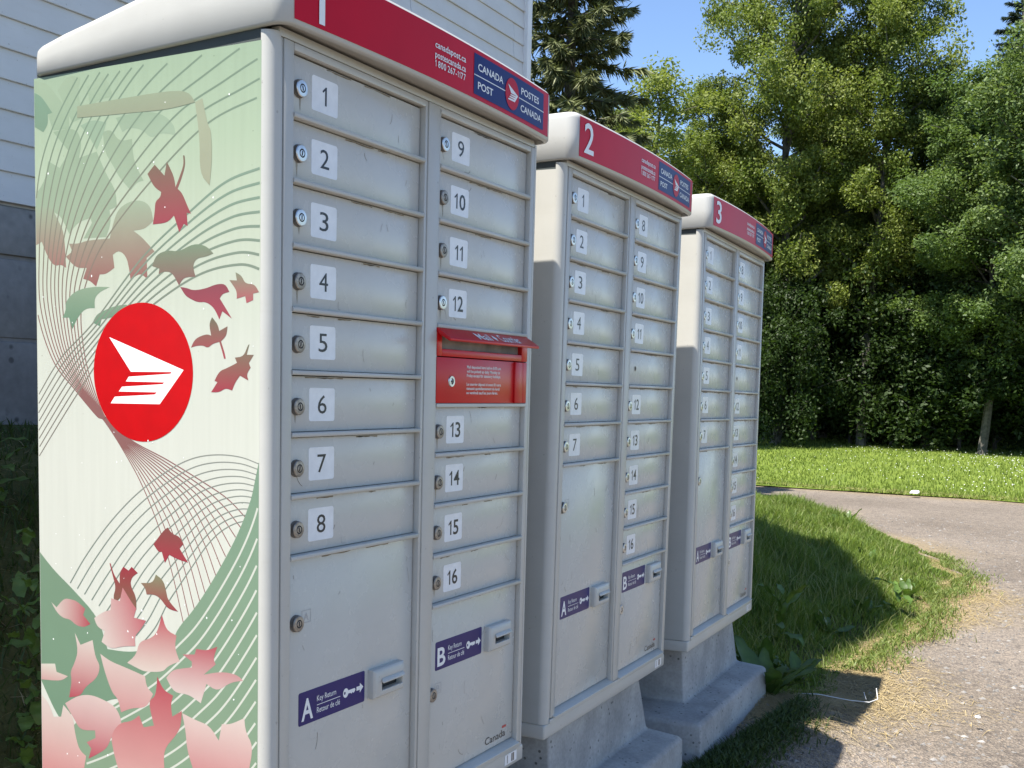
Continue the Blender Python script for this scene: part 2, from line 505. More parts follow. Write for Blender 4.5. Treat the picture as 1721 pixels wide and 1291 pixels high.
# ------------------------------------------------------------------ text
_tc = {}
def text2d(s, bold=0.0):
    """(verts, faces) of a string, cap height of H = 1, left edge at x = 0; also width"""
    key = (s, bold)
    if key in _tc: return _tc[key]
    if "1" in s:
        # the built-in figure one is a bare bar: draw it with its flag
        V, F, x = [], [], 0.0
        for ch in s:
            if ch == " ": x += .35; continue
            if ch == "1": v, f, wd = np.array([(0, .74, 0), (.05, .66, 0), (.22, .80, 0), (.22, 0, 0), (.355, 0, 0), (.355, 1.0, 0), (.27, 1.0, 0)]), [(0, 1, 2, 6), (2, 3, 4, 5, 6)], .40
            else: v, f, wd = text2d(ch, bold)
            F += [tuple(i + len(V) for i in q) for q in f]
            V += [(p[0] + x, p[1], 0) for p in v]; x += wd + .16
        V = np.array(V); _tc[key] = (V, F, V[:, 0].max())
        return _tc[key]
    cu = bpy.data.curves.new("glyphs", 'FONT'); cu.body = s; cu.size = 1.0; cu.offset = bold; cu.resolution_u = 3
    ob = bpy.data.objects.new("glyphs", cu); COL.objects.link(ob)
    dg = bpy.context.evaluated_depsgraph_get(); dg.update()
    me = bpy.data.meshes.new_from_object(ob.evaluated_get(dg))
    v = np.array([tuple(x.co) for x in me.vertices]); f = [tuple(p.vertices) for p in me.polygons]
    bpy.data.objects.remove(ob); bpy.data.meshes.remove(me); bpy.data.curves.remove(cu)
    if s != "H":
        H = text2d("H", 0)[2]
    else: H = v[:, 1].max()
    x0 = v[:, 0].min(); wdt = v[:, 0].max() - x0
    if s != "H":
        v = (v - np.array([x0, 0, 0])) / H; wdt /= H; H = 1
    _tc[key] = (v, f, H if s == "H" else wdt)
    return _tc[key]

def add_text(mb, s, x0, x1, ybase, cap, zf, mi=0, bold=0.0):
    """box coords: baseline y, cap height, squeezed between x0 and x1; zf(x, y) -> z"""
    v, f, wd = text2d(s, bold)
    k = (x1 - x0) / wd
    mb.add([(x0 + p[0] * k, ybase - p[1] * cap, zf(x0 + p[0] * k, ybase - p[1] * cap)) for p in v], f, mi)

# ------------------------------------------------------------------ mailbox unit
P = 0.11
C0 = (.432, .30, 1.510)                        # root of a unit in its own box coordinates (x, depth, down)
def L(p): return (p[0] - C0[0], p[2] - C0[1], C0[2] - p[1])          # box (x, y down, z in) -> local
def LB(): return MB(L)
REC = .012
XA0, XA1, XB0, XB1 = 0.0, .4113, .4707, .8765
XLEFT, XRIGHT = -.058, .922
HW = .5
def bow(x): return -.03 - .022 * (1 - ((x - .43) / HW) ** 2)

def rrect(x0, x1, y0, y1, r, n=4):
    pts = []
    for cx, cy, a in ((x1 - r, y0 + r, -90), (x1 - r, y1 - r, 0), (x0 + r, y1 - r, 90), (x0 + r, y0 + r, 180)):
        for i in range(n + 1):
            t = R(a + 90 * i / n); pts.append((cx + r * math.cos(t), cy + r * math.sin(t)))
    return pts

def plate(mb, pts, z0, z1, mi=0): mb.prism(pts, z0, z1, 'z', mi)

def lock_mesh(kind):
    mb = MB(lambda p: (p[0], p[2], -p[1])); n = 20
    def ring(r, z): return [(r * math.cos(2 * math.pi * i / n), r * math.sin(2 * math.pi * i / n), z) for i in range(n)]
    prof = [(.0158, .0), (.0158, -.002), (.0152, -.0024), (.0150, -.0082), (.0136, -.0096), (.0078, -.0100), (.0072, -.0092), (.0056, -.0092), (.0052, -.0102), (.0001, -.0103)]
    mats = [0, 0, 0, 1, 1, 2, 2, 1, 1]
    for k in range(len(prof) - 1):
        a = ring(*prof[k]); b = ring(*prof[k + 1])
        mb.add(a + b, [(i, (i + 1) % n, n + (i + 1) % n, n + i) for i in range(n)], mats[k])
    mb.box(-.0011, .0011, -.0042, .0042, -.0107, -.0100, 2)
    return mb.mesh("lock", [M["lockbody"], M["steel"] if kind else M["steelold"], M["dark"]], smooth=True)
M['rust'] = simple('rust_streak', (.30, .265, .205), .5, .15, 200)
LOCK = [lock_mesh(0), lock_mesh(1)]

DOORS = {}
def door_mesh(name, w_, h_, mat):
    k = (name, round(w_, 4), round(h_, 4))
    if k not in DOORS:
        mb = MB(lambda p: (p[0], p[2], -p[1]))
        mb.box(0, w_, 0, h_, 0, .006)
        DOORS[k] = mb.mesh(name, mat, bevel=.0012, segs=2)
    return DOORS[k]

LABELS = {}
def label_mesh(s):
    if s not in LABELS:
        mb = MB(lambda p: (p[0], p[2], -p[1]))
        plate(mb, rrect(0, .0745, 0, .0605, .005), -.0004, .0001, 0)
        if len(s) == 1:
            w_ = .0255 if s != "1" else .0125
            x0 = .0375 - w_ / 2 - (.002 if s == "1" else 0)
            add_text(mb, s, x0, x0 + w_, .0465, .033, lambda x, y: -.0007, 1, .0)
        else:
            w_ = {"10": .046, "11": .033}.get(s, .043)
            add_text(mb, s, .0375 - w_ / 2, .0375 + w_ / 2, .0465, .032, lambda x, y: -.0007, 1, .012)
        LABELS[s] = mb.mesh("number_label", [M["label"], M["black"]])
    return LABELS[s]

def ribbon(pts, wd, xoff=0):
    """strip of quads in the side plane (z, y) of constant width"""
    n = len(pts); A = np.array(pts, float)
    T = np.gradient(A, axis=0); T /= np.linalg.norm(T, axis=1)[:, None] + 1e-9
    Nn = np.stack([-T[:, 1], T[:, 0]], 1)
    if isinstance(wd, tuple): wd = np.linspace(wd[0], wd[1], n)[:, None]
    return A + Nn * wd / 2, A - Nn * wd / 2

def cr(pts, n):
    """Catmull-Rom through pts, n samples"""
    A = np.array(pts, float); A = np.vstack([2 * A[0] - A[1], A, 2 * A[-1] - A[-2]])
    t = np.linspace(0, len(pts) - 1 - 1e-6, n); i = t.astype(int); f = (t - i)[:, None]
    p0, p1, p2, p3 = A[i], A[i + 1], A[i + 2], A[i + 3]
    return .5 * (2 * p1 + (p2 - p0) * f + (2 * p0 - 5 * p1 + 4 * p2 - p3) * f ** 2 + (3 * p1 - p0 - 3 * p2 + p3) * f ** 3)

ART = {"L1":((287,200),(269,185),(245,206),(239,182),(222,208),(218,228),(208,210),(198,190),(200,174),(196,175),(194,191),(204,215),(213,231),(202,239),(189,263),(181,276),(191,274),(189,297),(198,293),(209,307),(222,277),(238,289),(274,290),(269,267),(268,250),(255,243),(253,234),(271,224)),"L2":((276,364),(266,344),(238,337),(210,341),(175,328),(145,333),(128,347),(145,352),(168,354),(177,367),(170,386),(198,386),(210,400),(226,377),(246,374),(260,379),(258,369)),"L3":((207,403),(191,405),(175,410),(145,407),(122,400),(100,400),(91,414),(107,417),(113,425),(99,442),(85,460),(107,447),(114,461),(126,441),(145,430),(164,431),(183,424),(195,418)),"L4":((91,394),(74,395),(77,381),(63,387),(55,401),(34,402),(24,416),(37,418),(37,429),(52,434),(55,422),(74,426),(74,412)),"L5":((181,510),(171,494),(144,486),(133,489),(138,469),(131,457),(118,469),(114,481),(95,473),(97,489),(110,499),(101,520),(99,529),(103,529),(107,517),(114,500),(129,503),(141,511),(152,506),(168,507)),"L6":((133,588),(118,570),(125,568),(114,551),(95,545),(73,536),(78,527),(58,525),(48,505),(45,504),(51,522),(35,522),(46,536),(42,544),(51,555),(47,566),(66,558),(77,570),(84,584),(99,580),(114,588)),"G1":((515,454),(505,439),(507,424),(478,403),(429,397),(386,399),(412,407),(427,419),(426,437),(452,437),(474,455),(488,476),(497,454)),"G2":((432,464),(421,449),(404,443),(378,435),(344,431),(336,435),(353,444),(383,456),(408,458),(413,471)),"B1":((495,315),(468,316),(446,311),(385,310),(377,287),(364,259),(335,246),(302,245),(279,258),(273,284),(294,297),(323,299),(302,311),(270,338),(290,349),(288,387),(307,375),(331,387),(339,347),(360,332),(377,340),(373,364),(395,375),(412,375),(422,397),(438,386),(457,382),(447,362),(477,361),(504,339),(486,330)),"B2":((592,240),(543,243),(526,268),(508,293),(504,360),(518,353),(536,356),(554,340),(572,308),(594,314)),"D1":((594,26),(567,35),(538,68),(551,70),(550,88),(564,102),(595,90)),"D2":((593,-1),(549,13),(518,46),(491,67),(492,102),(536,101),(550,73),(540,65),(567,34),(594,23)),"D3":((536,104),(474,101),(457,129),(466,158),(418,150),(393,193),(368,224),(366,253),(385,258),(381,281),(394,307),(455,307),(432,279),(437,270),(472,277),(494,297),(508,275),(525,256),(589,240),(586,216),(561,193),(551,157),(519,172),(492,144)),"D4":((401,116),(379,113),(359,137),(326,135),(322,175),(297,211),(314,213),(330,226),(359,201),(376,177),(397,152)),"D5":((367,94),(309,88),(253,96),(221,119),(218,138),(253,130),(277,139),(301,120),(334,114),(350,121)),"D6":((461,99),(426,91),(392,100),(401,122),(418,147),(439,119)),"D7":((495,2),(460,11),(469,46),(443,83),(483,91),(504,60),(522,28)),"D8":((442,31),(400,15),(383,32),(375,55),(417,57),(434,72)),"T1":((469,63),(469,84),(392,87),(317,89),(237,92),(171,86),(183,70),(206,62),(261,60),(350,61)),"T2":((171,86),(154,81),(141,129),(134,135),(131,184),(137,230),(160,209),(160,149)),"P1":((556,1012),(541,1021),(519,1000),(497,1000),(482,1002),(459,1014),(465,1027),(445,1042),(462,1051),(485,1050),(502,1040),(523,1040),(541,1030)),"P2":((434,1029),(409,1014),(389,1008),(387,985),(364,988),(356,961),(332,987),(320,997),(327,1015),(295,1017),(309,1036),(325,1050),(323,1069),(357,1074),(389,1084),(414,1073),(405,1051),(426,1045)),"P3":((345,1104),(321,1086),(313,1059),(285,1050),(266,1036),(254,1001),(243,1028),(217,1035),(222,1058),(209,1082),(239,1095),(251,1108),(294,1114),(309,1113)),"P4":((489,1065),(473,1087),(439,1073),(432,1105),(418,1121),(427,1146),(461,1169),(474,1189),(507,1197),(499,1163),(503,1145),(490,1125),(480,1100)),"P5":((589,1141),(547,1135),(543,1151),(510,1155),(530,1168),(589,1173)),"P6":((418,1097),(390,1108),(349,1114),(298,1123),(294,1143),(277,1154),(294,1183),(334,1190),(362,1203),(370,1178),(386,1169),(406,1131)),"P7":((243,1118),(228,1101),(202,1094),(179,1089),(179,1078),(202,1068),(172,1064),(168,1053),(143,1053),(117,1042),(127,1065),(121,1075),(150,1098),(107,1086),(71,1086),(56,1095),(85,1102),(117,1124),(143,1114),(157,1152),(187,1140),(224,1143)),"P8":((519,1211),(483,1190),(448,1182),(415,1185),(378,1194),(362,1215),(362,1235),(387,1251),(399,1278),(420,1293),(453,1311),(445,1289),(458,1279),(433,1266),(434,1251),(475,1258),(492,1240)),"P9":((391,1252),(366,1224),(334,1216),(314,1201),(302,1222),(275,1214),(286,1182),(286,1167),(270,1156),(266,1119),(251,1142),(226,1149),(232,1167),(228,1189),(204,1174),(206,1202),(217,1221),(251,1256),(248,1296),(367,1325),(383,1286)),"P10":((203,1178),(172,1185),(135,1190),(113,1214),(106,1182),(85,1179),(53,1162),(50,1186),(32,1210),(42,1256),(172,1287),(191,1245),(194,1212)),"P11":((590,1204),(566,1219),(553,1244),(531,1240),(524,1215),(496,1234),(492,1264),(480,1298),(460,1307),(467,1338),(593,1369)),"S1":((250,844),(239,837),(227,848),(209,851),(200,864),(209,873),(188,897),(216,893),(235,887),(246,903),(254,883),(262,885),(275,871)),"S2":((391,918),(388,918),(380,938),(364,954),(364,934),(354,921),(340,927),(332,919),(316,929),(332,939),(336,954),(320,975),(320,999),(340,988),(360,979),(376,993),(382,982),(374,963),(383,940)),"S3":((308,947),(277,944),(269,927),(250,936),(243,955),(239,971),(213,990),(239,988),(258,970),(273,965),(293,967),(297,955)),"GL":((589,915),(548,947),(497,977),(422,1027),(404,1072),(398,1085),(349,1084),(301,1075),(255,1103),(286,1136),(350,1175),(385,1180),(415,1194),(457,1210),(535,1244),(553,1226),(589,1176)),"GR":((21,705),(32,742),(40,774),(72,840),(121,914),(172,980),(217,1024),(228,1054),(239,1095),(301,1121),(366,1189),(492,1240),(501,1272),(590,1337),(593,1369),(17,1256))}
CUR = {"AO":((332,-121),(390,-72),(455,-3),(527,81),(569,156),(588,240),(593,338),(588,438),(544,535),(481,592),(423,639),(405,646),(358,695),(307,759),(261,839),(228,920),(198,1016)),"AM":((72,-109),(138,-79),(270,-9),(350,52),(418,127),(476,223),(513,317),(526,402),(511,500),(471,574),(413,639),(400,645),(346,689),(272,735),(201,785),(150,857),(121,914)),"AI":((-107,73),(-40,79),(23,91),(145,126),(277,212),(394,310),(447,386),(464,452),(453,531),(427,597),(402,639),(392,644),(330,682),(238,714),(143,752),(93,775),(52,804)),"BO":((7,206),(22,209),(100,227),(183,272),(302,349),(430,464),(521,531),(587,604),(606,627)),"BI":((5,386),(21,378),(70,368),(160,382),(270,431),(379,500),(476,599),(579,715),(599,741)),"CO":((21,709),(66,699),(122,698),(179,708),(238,733),(315,779),(387,838),(454,908),(501,968)),"CI":((20,809),(65,813),(107,832),(143,862),(179,904),(209,940),(239,977),(270,1025),(301,1058)),"ST":((21,705),(40,774),(72,840),(121,914),(172,980),(217,1024),(301,1092),(406,1154),(491,1197),(588,1238))}
LOGO = [(-0.666, 0.508), (0.821, 0.045), (0.355, -0.447), (-0.644, -0.461), (-0.557, -0.363), (0.257, -0.312), (0.301, -0.279), (-0.474, -0.284), (-0.404, -0.213), (0.417, -0.161), (0.448, -0.134), (-0.326, -0.135), (-0.267, -0.065), (0.568, -0.011), (0.594, 0.014), (-0.224, 0.008)]

XP = XLEFT
AK = .545
def side_art(panel):
    """printed film on the left side panel: each leaf and each set of lines is a thin print of its own"""
    layer = [0]
    def zx(): return XP - .00006 - .000006 * layer[0]
    def leaf(key, c0, c1, d=(0, 1), name="maple_leaf_print", k=AK):
        pts = [(z / 1000., y / 1000.) for z, y in ART[key]]
        pts = [(min(max(z, .0225), .588), min(max(y, .003), 1.464)) for z, y in pts]
        for _ in range(2):
            q = []
            m = len(pts)
            for i in range(m):
                a_, b_, c_ = Vector(pts[i - 1]), Vector(pts[i]), Vector(pts[(i + 1) % m])
                u_, v_ = a_ - b_, c_ - b_
                if u_.length > 1e-5 and v_.length > 1e-5 and u_.angle(v_) > R(118) and .024 < b_.x < .586 and b_.y < 1.46:
                    q += [tuple(b_ + u_ * .25), tuple(b_ + v_ * .25)]
                else: q.append(tuple(b_))
            pts = q
        pr = [z * d[0] + y * d[1] for z, y in pts]; a, b = min(pr), max(pr)
        c0 = lin(c0, k); c1 = lin(c1, k)
        def col(v):
            t = (v[2] * d[0] + v[1] * d[1] - a) / (b - a)
            return tuple(p + (q - p) * t for p, q in zip(c0, c1))
        layer[0] += 1
        mb = LB(); mb.poly([(zx(), y, z) for z, y in pts], 0, col)
        # colours are taken before mapping, so recompute per vertex
        mb.build(name, M["print"], panel, color=True)
    def lines(name, rails, n, wd, ctop, cbot, ylim, stop=None, samples=170):
        layer[0] += 1
        mb = LB(); ct = lin(ctop, AK); cb = lin(cbot, AK)
        Rl = [cr([(z / 1000., y / 1000.) for z, y in CUR[r]], samples) for r in rails]
        for i in range(n):
            t = i / (n - 1)
            if len(Rl) == 3:
                if t < .5: A = Rl[0] * (1 - 2 * t) + Rl[1] * 2 * t
                else: A = Rl[1] * (2 - 2 * t) + Rl[2] * (2 * t - 1)
            else: A = Rl[0] * (1 - t) + Rl[1] * t
            a, b = ribbon(A, wd, 0); layer[0] += .3
            for j in range(samples - 1):
                q = [a[j], a[j + 1], b[j + 1], b[j]]
                if min(p[0] for p in q) < .0225 or max(p[0] for p in q) > .588 or min(p[1] for p in q) < .006 or max(p[1] for p in q) > 1.464: continue
                def col(v):
                    s = min(1, max(0, (v[1] - ylim[0]) / (ylim[1] - ylim[0])))
                    return tuple(p + (q_ - p) * s for p, q_ in zip(ct, cb))
                mb.add([(zx(), p[1], p[0]) for p in q], [(0, 1, 2, 3)], 0, col)
        mb.build(name, M["print"], panel, color=True)
    g0, g1 = (183, 203, 172), (176, 197, 168)
    for k in ("D2", "D7", "D8"): leaf(k, (178, 198, 168), (172, 194, 164))
    leaf("D3", (170, 192, 162), (176, 192, 165)); leaf("D4", (170, 190, 160), (178, 196, 168))
    leaf("D5", (170, 192, 163), (178, 198, 170)); leaf("D6", (168, 192, 164), (172, 195, 166)); leaf("D1", (140, 172, 146), (140, 168, 142))
    leaf("B2", (176, 192, 164), (178, 128, 120)); leaf("B1", (178, 194, 166), (172, 112, 108))
    lines("line_print", ("AO", "AM", "AI"), 13, (.0034, .0020), (142, 164, 140), (160, 112, 108), (.10, .55))
    leaf("G1", (160, 182, 154), (120, 156, 128)); leaf("G2", (150, 176, 146), (120, 156, 128))
    lines("line_print", ("BO", "BI"), 8, (.0050, .0016), (146, 170, 148), (150, 142, 130), (.25, .62))
    lines("arch_line_print", ("CO", "CI"), 11, (.0016, .0026), (164, 166, 156), (146, 158, 146), (.70, .95))
    leaf("L1", (140, 124, 104), (184, 76, 92)); leaf("L2", (140, 160, 132), (156, 110, 106))
    leaf("L3", (160, 86, 96), (184, 84, 96)); leaf("L4", (150, 156, 128), (196, 104, 112)); leaf("L5", (128, 126, 104), (190, 84, 96)); leaf("L6", (134, 132, 108), (184, 72, 86))
    leaf("GL", (138, 166, 138), (132, 164, 136), name="ground_print")
    leaf("GR", (142, 172, 146), (152, 176, 146), name="ground_print")
    # white stripes over the green foot
    layer[0] += 1
    mb = LB(); base = np.array(CUR["ST"], float) / 1000.
    wcol = lin((234, 236, 222), AK)
    for j in range(1, 22):
        pts = base + np.array([-.011, .023]) * j
        pts = cr([(z, y) for z, y in pts], 120); a, b = ribbon(pts, .0040, 0); layer[0] += .3
        for k in range(119):
            q = [a[k], a[k + 1], b[k + 1], b[k]]
            if min(p[0] for p in q) < .0225 or max(p[0] for p in q) > .53 or max(p[1] for p in q) > 1.464: continue
            if np.mean([p[0] for p in q]) > .30 + (np.mean([p[1] for p in q]) - 1.06) * .6: continue
            mb.add([(zx(), p[1], p[0]) for p in q], [(0, 1, 2, 3)], 0, wcol)
    mb.build("stripe_print", M["print"], panel, color=True)
    leaf("S2", (176, 64, 78), (140, 112, 92)); leaf("S1", (150, 92, 86), (184, 66, 80)); leaf("S3", (150, 150, 118), (172, 76, 84))
    pk, wh, rd = (206, 118, 124), (240, 226, 214), (196, 84, 96)
    leaf("P5", (238, 232, 216), (224, 176, 170)); leaf("P1", (238, 224, 212), rd, (-1, 0)); leaf("P3", (200, 84, 96), (240, 222, 210))
    leaf("P6", (236, 214, 204), (222, 160, 158)); leaf("P4", (240, 226, 214), (200, 92, 104)); leaf("P2", (206, 110, 118), (240, 222, 212), (.9, .45))
    leaf("P7", (198, 92, 104), (240, 222, 214)); leaf("P11", (240, 226, 214), (226, 150, 148)); leaf("P8", (238, 212, 204), (200, 90, 104))
    leaf("P10", (240, 222, 212), (222, 150, 150)); leaf("P9", (198, 84, 96), (232, 178, 172))
    # patches of old tape residue
    leaf("T1", (172, 184, 154), (170, 176, 148), name="tape_residue"); leaf("T2", (184, 192, 162), (182, 184, 156), name="tape_residue")
    # red disc with the white emblem
    cz, cy, r = .3030, .5558, .1270
    layer[0] += 1
    mb = LB(); mb.poly([(zx(), cy + r * math.sin(2 * math.pi * i / 64), cz + r * math.cos(2 * math.pi * i / 64)) for i in range(64)])
    disc = mb.build("emblem_disc", M["logo_red"], panel)
    layer[0] += 1
    mb = LB(); mb.poly([(zx(), cy - r * v, cz - r * u) for u, v in LOGO]); mb.build("emblem_print", M["white"], panel)
    # chips in the film
    rnd = random.Random(8); layer[0] += 1; mb = LB()
    for i in range(70):
        z, y, s = rnd.uniform(.03, .57), rnd.uniform(.03, 1.42), rnd.uniform(.0006, .0019)
        mb.poly([(zx(), y + s * rnd.uniform(.6, 1.8) * math.sin(a), z + s * math.cos(a)) for a in (0, 1.3, 2.4, 3.6, 5)])
    tag(mb.build("film_chips", M["white"], panel), kind="stuff")

def cream_mat():
    m, n, b = nodes_mat("side_film")
    co = coords(n)
    sx = n.nodes.new("ShaderNodeSeparateXYZ"); n.links.new(co, sx.inputs[0])
    mr = n.nodes.new("ShaderNodeMapRange"); mr.inputs[1].default_value = 1.51; mr.inputs[2].default_value = .77
    n.links.new(sx.outputs[2], mr.inputs[0])
    r = ramp(n, mr.outputs[0], [(0, lin((178, 200, 170), AK)), (.2, lin((194, 212, 182), AK)), (.42, lin((214, 224, 200), AK)), (.68, lin((232, 235, 220), AK)), (1, lin((238, 239, 226), AK))])
    st = ramp(n, noise(n, coords(n, "Object", (6, 30, 1.2)), 3, 6), [(.3, (.955,) * 3), (.7, (1.01,) * 3)]).outputs[0]
    sp = ramp(n, noise(n, co, 90, 2), [(.76, (1, 1, 1)), (.79, (.55, .52, .48))]).outputs[0]
    c = mixc(n, 1, mixc(n, 1, r.outputs[0], st, 'MULTIPLY'), sp, 'MULTIPLY')
    n.links.new(c, b.inputs["Base Color"]); b.inputs["Roughness"].default_value = .36
    return m
M["cream"] = cream_mat()

# hood profile: height of its top edge over the depth
HZ = [-.08, -.03, .05, .15, .25, .339, .438, .507, .542, .575, .61]
HT = [-.1440, -.1440, -.1425, -.1350, -.1225, -.1065, -.0878, -.0758, -.0686, -.0600, -.045]
HB_Z, HB_Y = [-.08, .03, .274, .6], [-.0245, -.0215, -.0140, -.0030]
def hood_outline(ins):
    """plan ring (x, z), counter clockwise seen from above, inset by ins"""
    x0, x1, zb = XLEFT - .006 + ins, XRIGHT + .000 - ins, .592 - ins
    r = .03 - min(ins, .025) * .6; rb = .03
    pts = []
    zf0, zf1 = bow(x0 + r) + ins, bow(x1 - r) + ins
    for i in range(7):
        t = R(180 + 90 * i / 6); pts.append((x0 + r + r * math.cos(t), zf0 + r + r * math.sin(t)))
    for i in range(1, 24):
        x = x0 + r + (x1 - r - x0 - r) * i / 24; pts.append((x, bow(x) + ins))
    for i in range(7):
        t = R(270 + 90 * i / 6); pts.append((x1 - r + r * math.cos(t), zf1 + r + r * math.sin(t)))
    for i in range(1, 10): pts.append((x1, zf1 + r + (zb - rb - zf1 - r) * i / 10))
    for i in range(5):
        t = R(0 + 90 * i / 4); pts.append((x1 - rb + rb * math.cos(t), zb - rb + rb * math.sin(t)))
    for i in range(5):
        t = R(90 + 90 * i / 4); pts.append((x0 + rb + rb * math.cos(t), zb - rb + rb * math.sin(t)))
    for i in range(1, 10): pts.append((x0, zb - rb - (zb - rb - zf0 - r) * i / 10))
    return pts

def hood_mesh():
    mb = LB()
    rings = []
    def ht(z): return float(np.interp(z, HZ, HT))
    def hb(z): return float(np.interp(z, HB_Z, HB_Y))
    o0 = hood_outline(0)
    def ring(ins, yf): return [(x, yf(z0), z) for (x, z), (_, z0) in zip(hood_outline(ins), o0)]
    rings.append(ring(.03, lambda z: hb(z) - .010))
    rings.append(ring(.013, lambda z: hb(z) - .010))
    rings.append(ring(.010, lambda z: hb(z)))
    rings.append(ring(.003, lambda z: hb(z) - .0005))
    rings.append(ring(.0, lambda z: hb(z) - .004))
    rr = .017
    rings.append(ring(.0, lambda z: (hb(z) + ht(z)) / 2))
    for k in range(6):
        a = R(90 * k / 5)
        rings.append(ring(rr * (1 - math.cos(a)), lambda z, a=a: ht(z) + rr * (1 - math.sin(a))))
    rings.append(ring(.07, lambda z: ht(z) - .003)); rings.append(ring(.16, lambda z: ht(z) - .005))
    n = len(o0)
    vs = [p for r_ in rings for p in r_]; fs = []
    for k in range(len(rings) - 1):
        for i in range(n): fs.append((k * n + i, k * n + (i + 1) % n, (k + 1) * n + (i + 1) % n, (k + 1) * n + i))
    fs.append(tuple(range(n))[::-1]); fs.append(tuple(range((len(rings) - 1) * n, len(rings) * n)))
    mb.add(vs, fs)
    return mb.mesh("hood", M["hood"], smooth=True, angle=50)

def bgrid(mb, x0, x1, y0, y1, dz, n, mi=0):
    vs = []; fs = []
    for i in range(n + 1):
        x = x0 + (x1 - x0) * i / n
        vs += [(x, y0, bow(x) + dz), (x, y1, bow(x) + dz)]
    for i in range(n): fs.append((2 * i, 2 * i + 1, 2 * i + 3, 2 * i + 2))
    mb.add(vs, fs, mi)

def banner(hood, digit, patched):
    mb = LB()
    bgrid(mb, -.0400, .892, -.1330, -.0328, -.0008, 40, 0)
    ban = mb.build("banner", M["banner"], hood)
    zf = lambda x, y: bow(x) - .0022
    mb = LB()
    if digit == "1": add_text(mb, "1", -.006, .032, -.0400, .078, zf, 0, .01)
    else: add_text(mb, digit, -.016, .038, -.0470, .0745, zf, 0, .01)
    for s, y in (("canadapost.ca", -.0940), ("postescanada.ca", -.0750), ("1 800 267-1177", -.0580)):
        add_text(mb, s, .360, .476, y, .0122, zf, 0, .012)
    mb.build("banner_lettering", M["white"], hood)
    mb = LB(); bgrid(mb, .5110, .8610, -.1245, -.0415, -.0016, 16, 0)
    mb.build("emblem_plate", M["blue"], hood)
    mb = LB()
    for a in (("CANADA", .527, .6410, -.0925, .0142), ("POST", .5275, .5945, -.0552, .0142), ("POSTES", .7325, .8315, -.0938, .0142), ("CANADA", .7312, .8463, -.0565, .0142)):
        add_text(mb, *a, zf, 0, .015)
    bgrid(mb, .5110, .652, -.0818, -.0799, -.0022, 6); bgrid(mb, .719, .8610, -.0840, -.0821, -.0022, 6)
    mb.build("emblem_lettering", M["white"], hood)
    c, cy, r = .6858, -.0822, .0340
    mb = LB()
    mb.poly([(c + r * math.cos(t), cy + r * math.sin(t), bow(c + r * math.cos(t)) - .0026) for t in [2 * math.pi * i / 40 for i in range(40)]])
    mb.build("emblem_disc", M["banner"], hood)
    mb = LB(); mb.poly([(c + r * u, cy - r * v, bow(c + r * u) - .0033) for u, v in LOGO]); mb.build("emblem_print", M["white"], hood)
    if patched:
        mb = LB(); bgrid(mb, .80, .905, -.122, -.060, -.0042, 8); mb.build("dark_patch", M["patch"], hood)
M["patch"] = simple("dark_patch", (.07, .08, .085), .25, .4, 30)

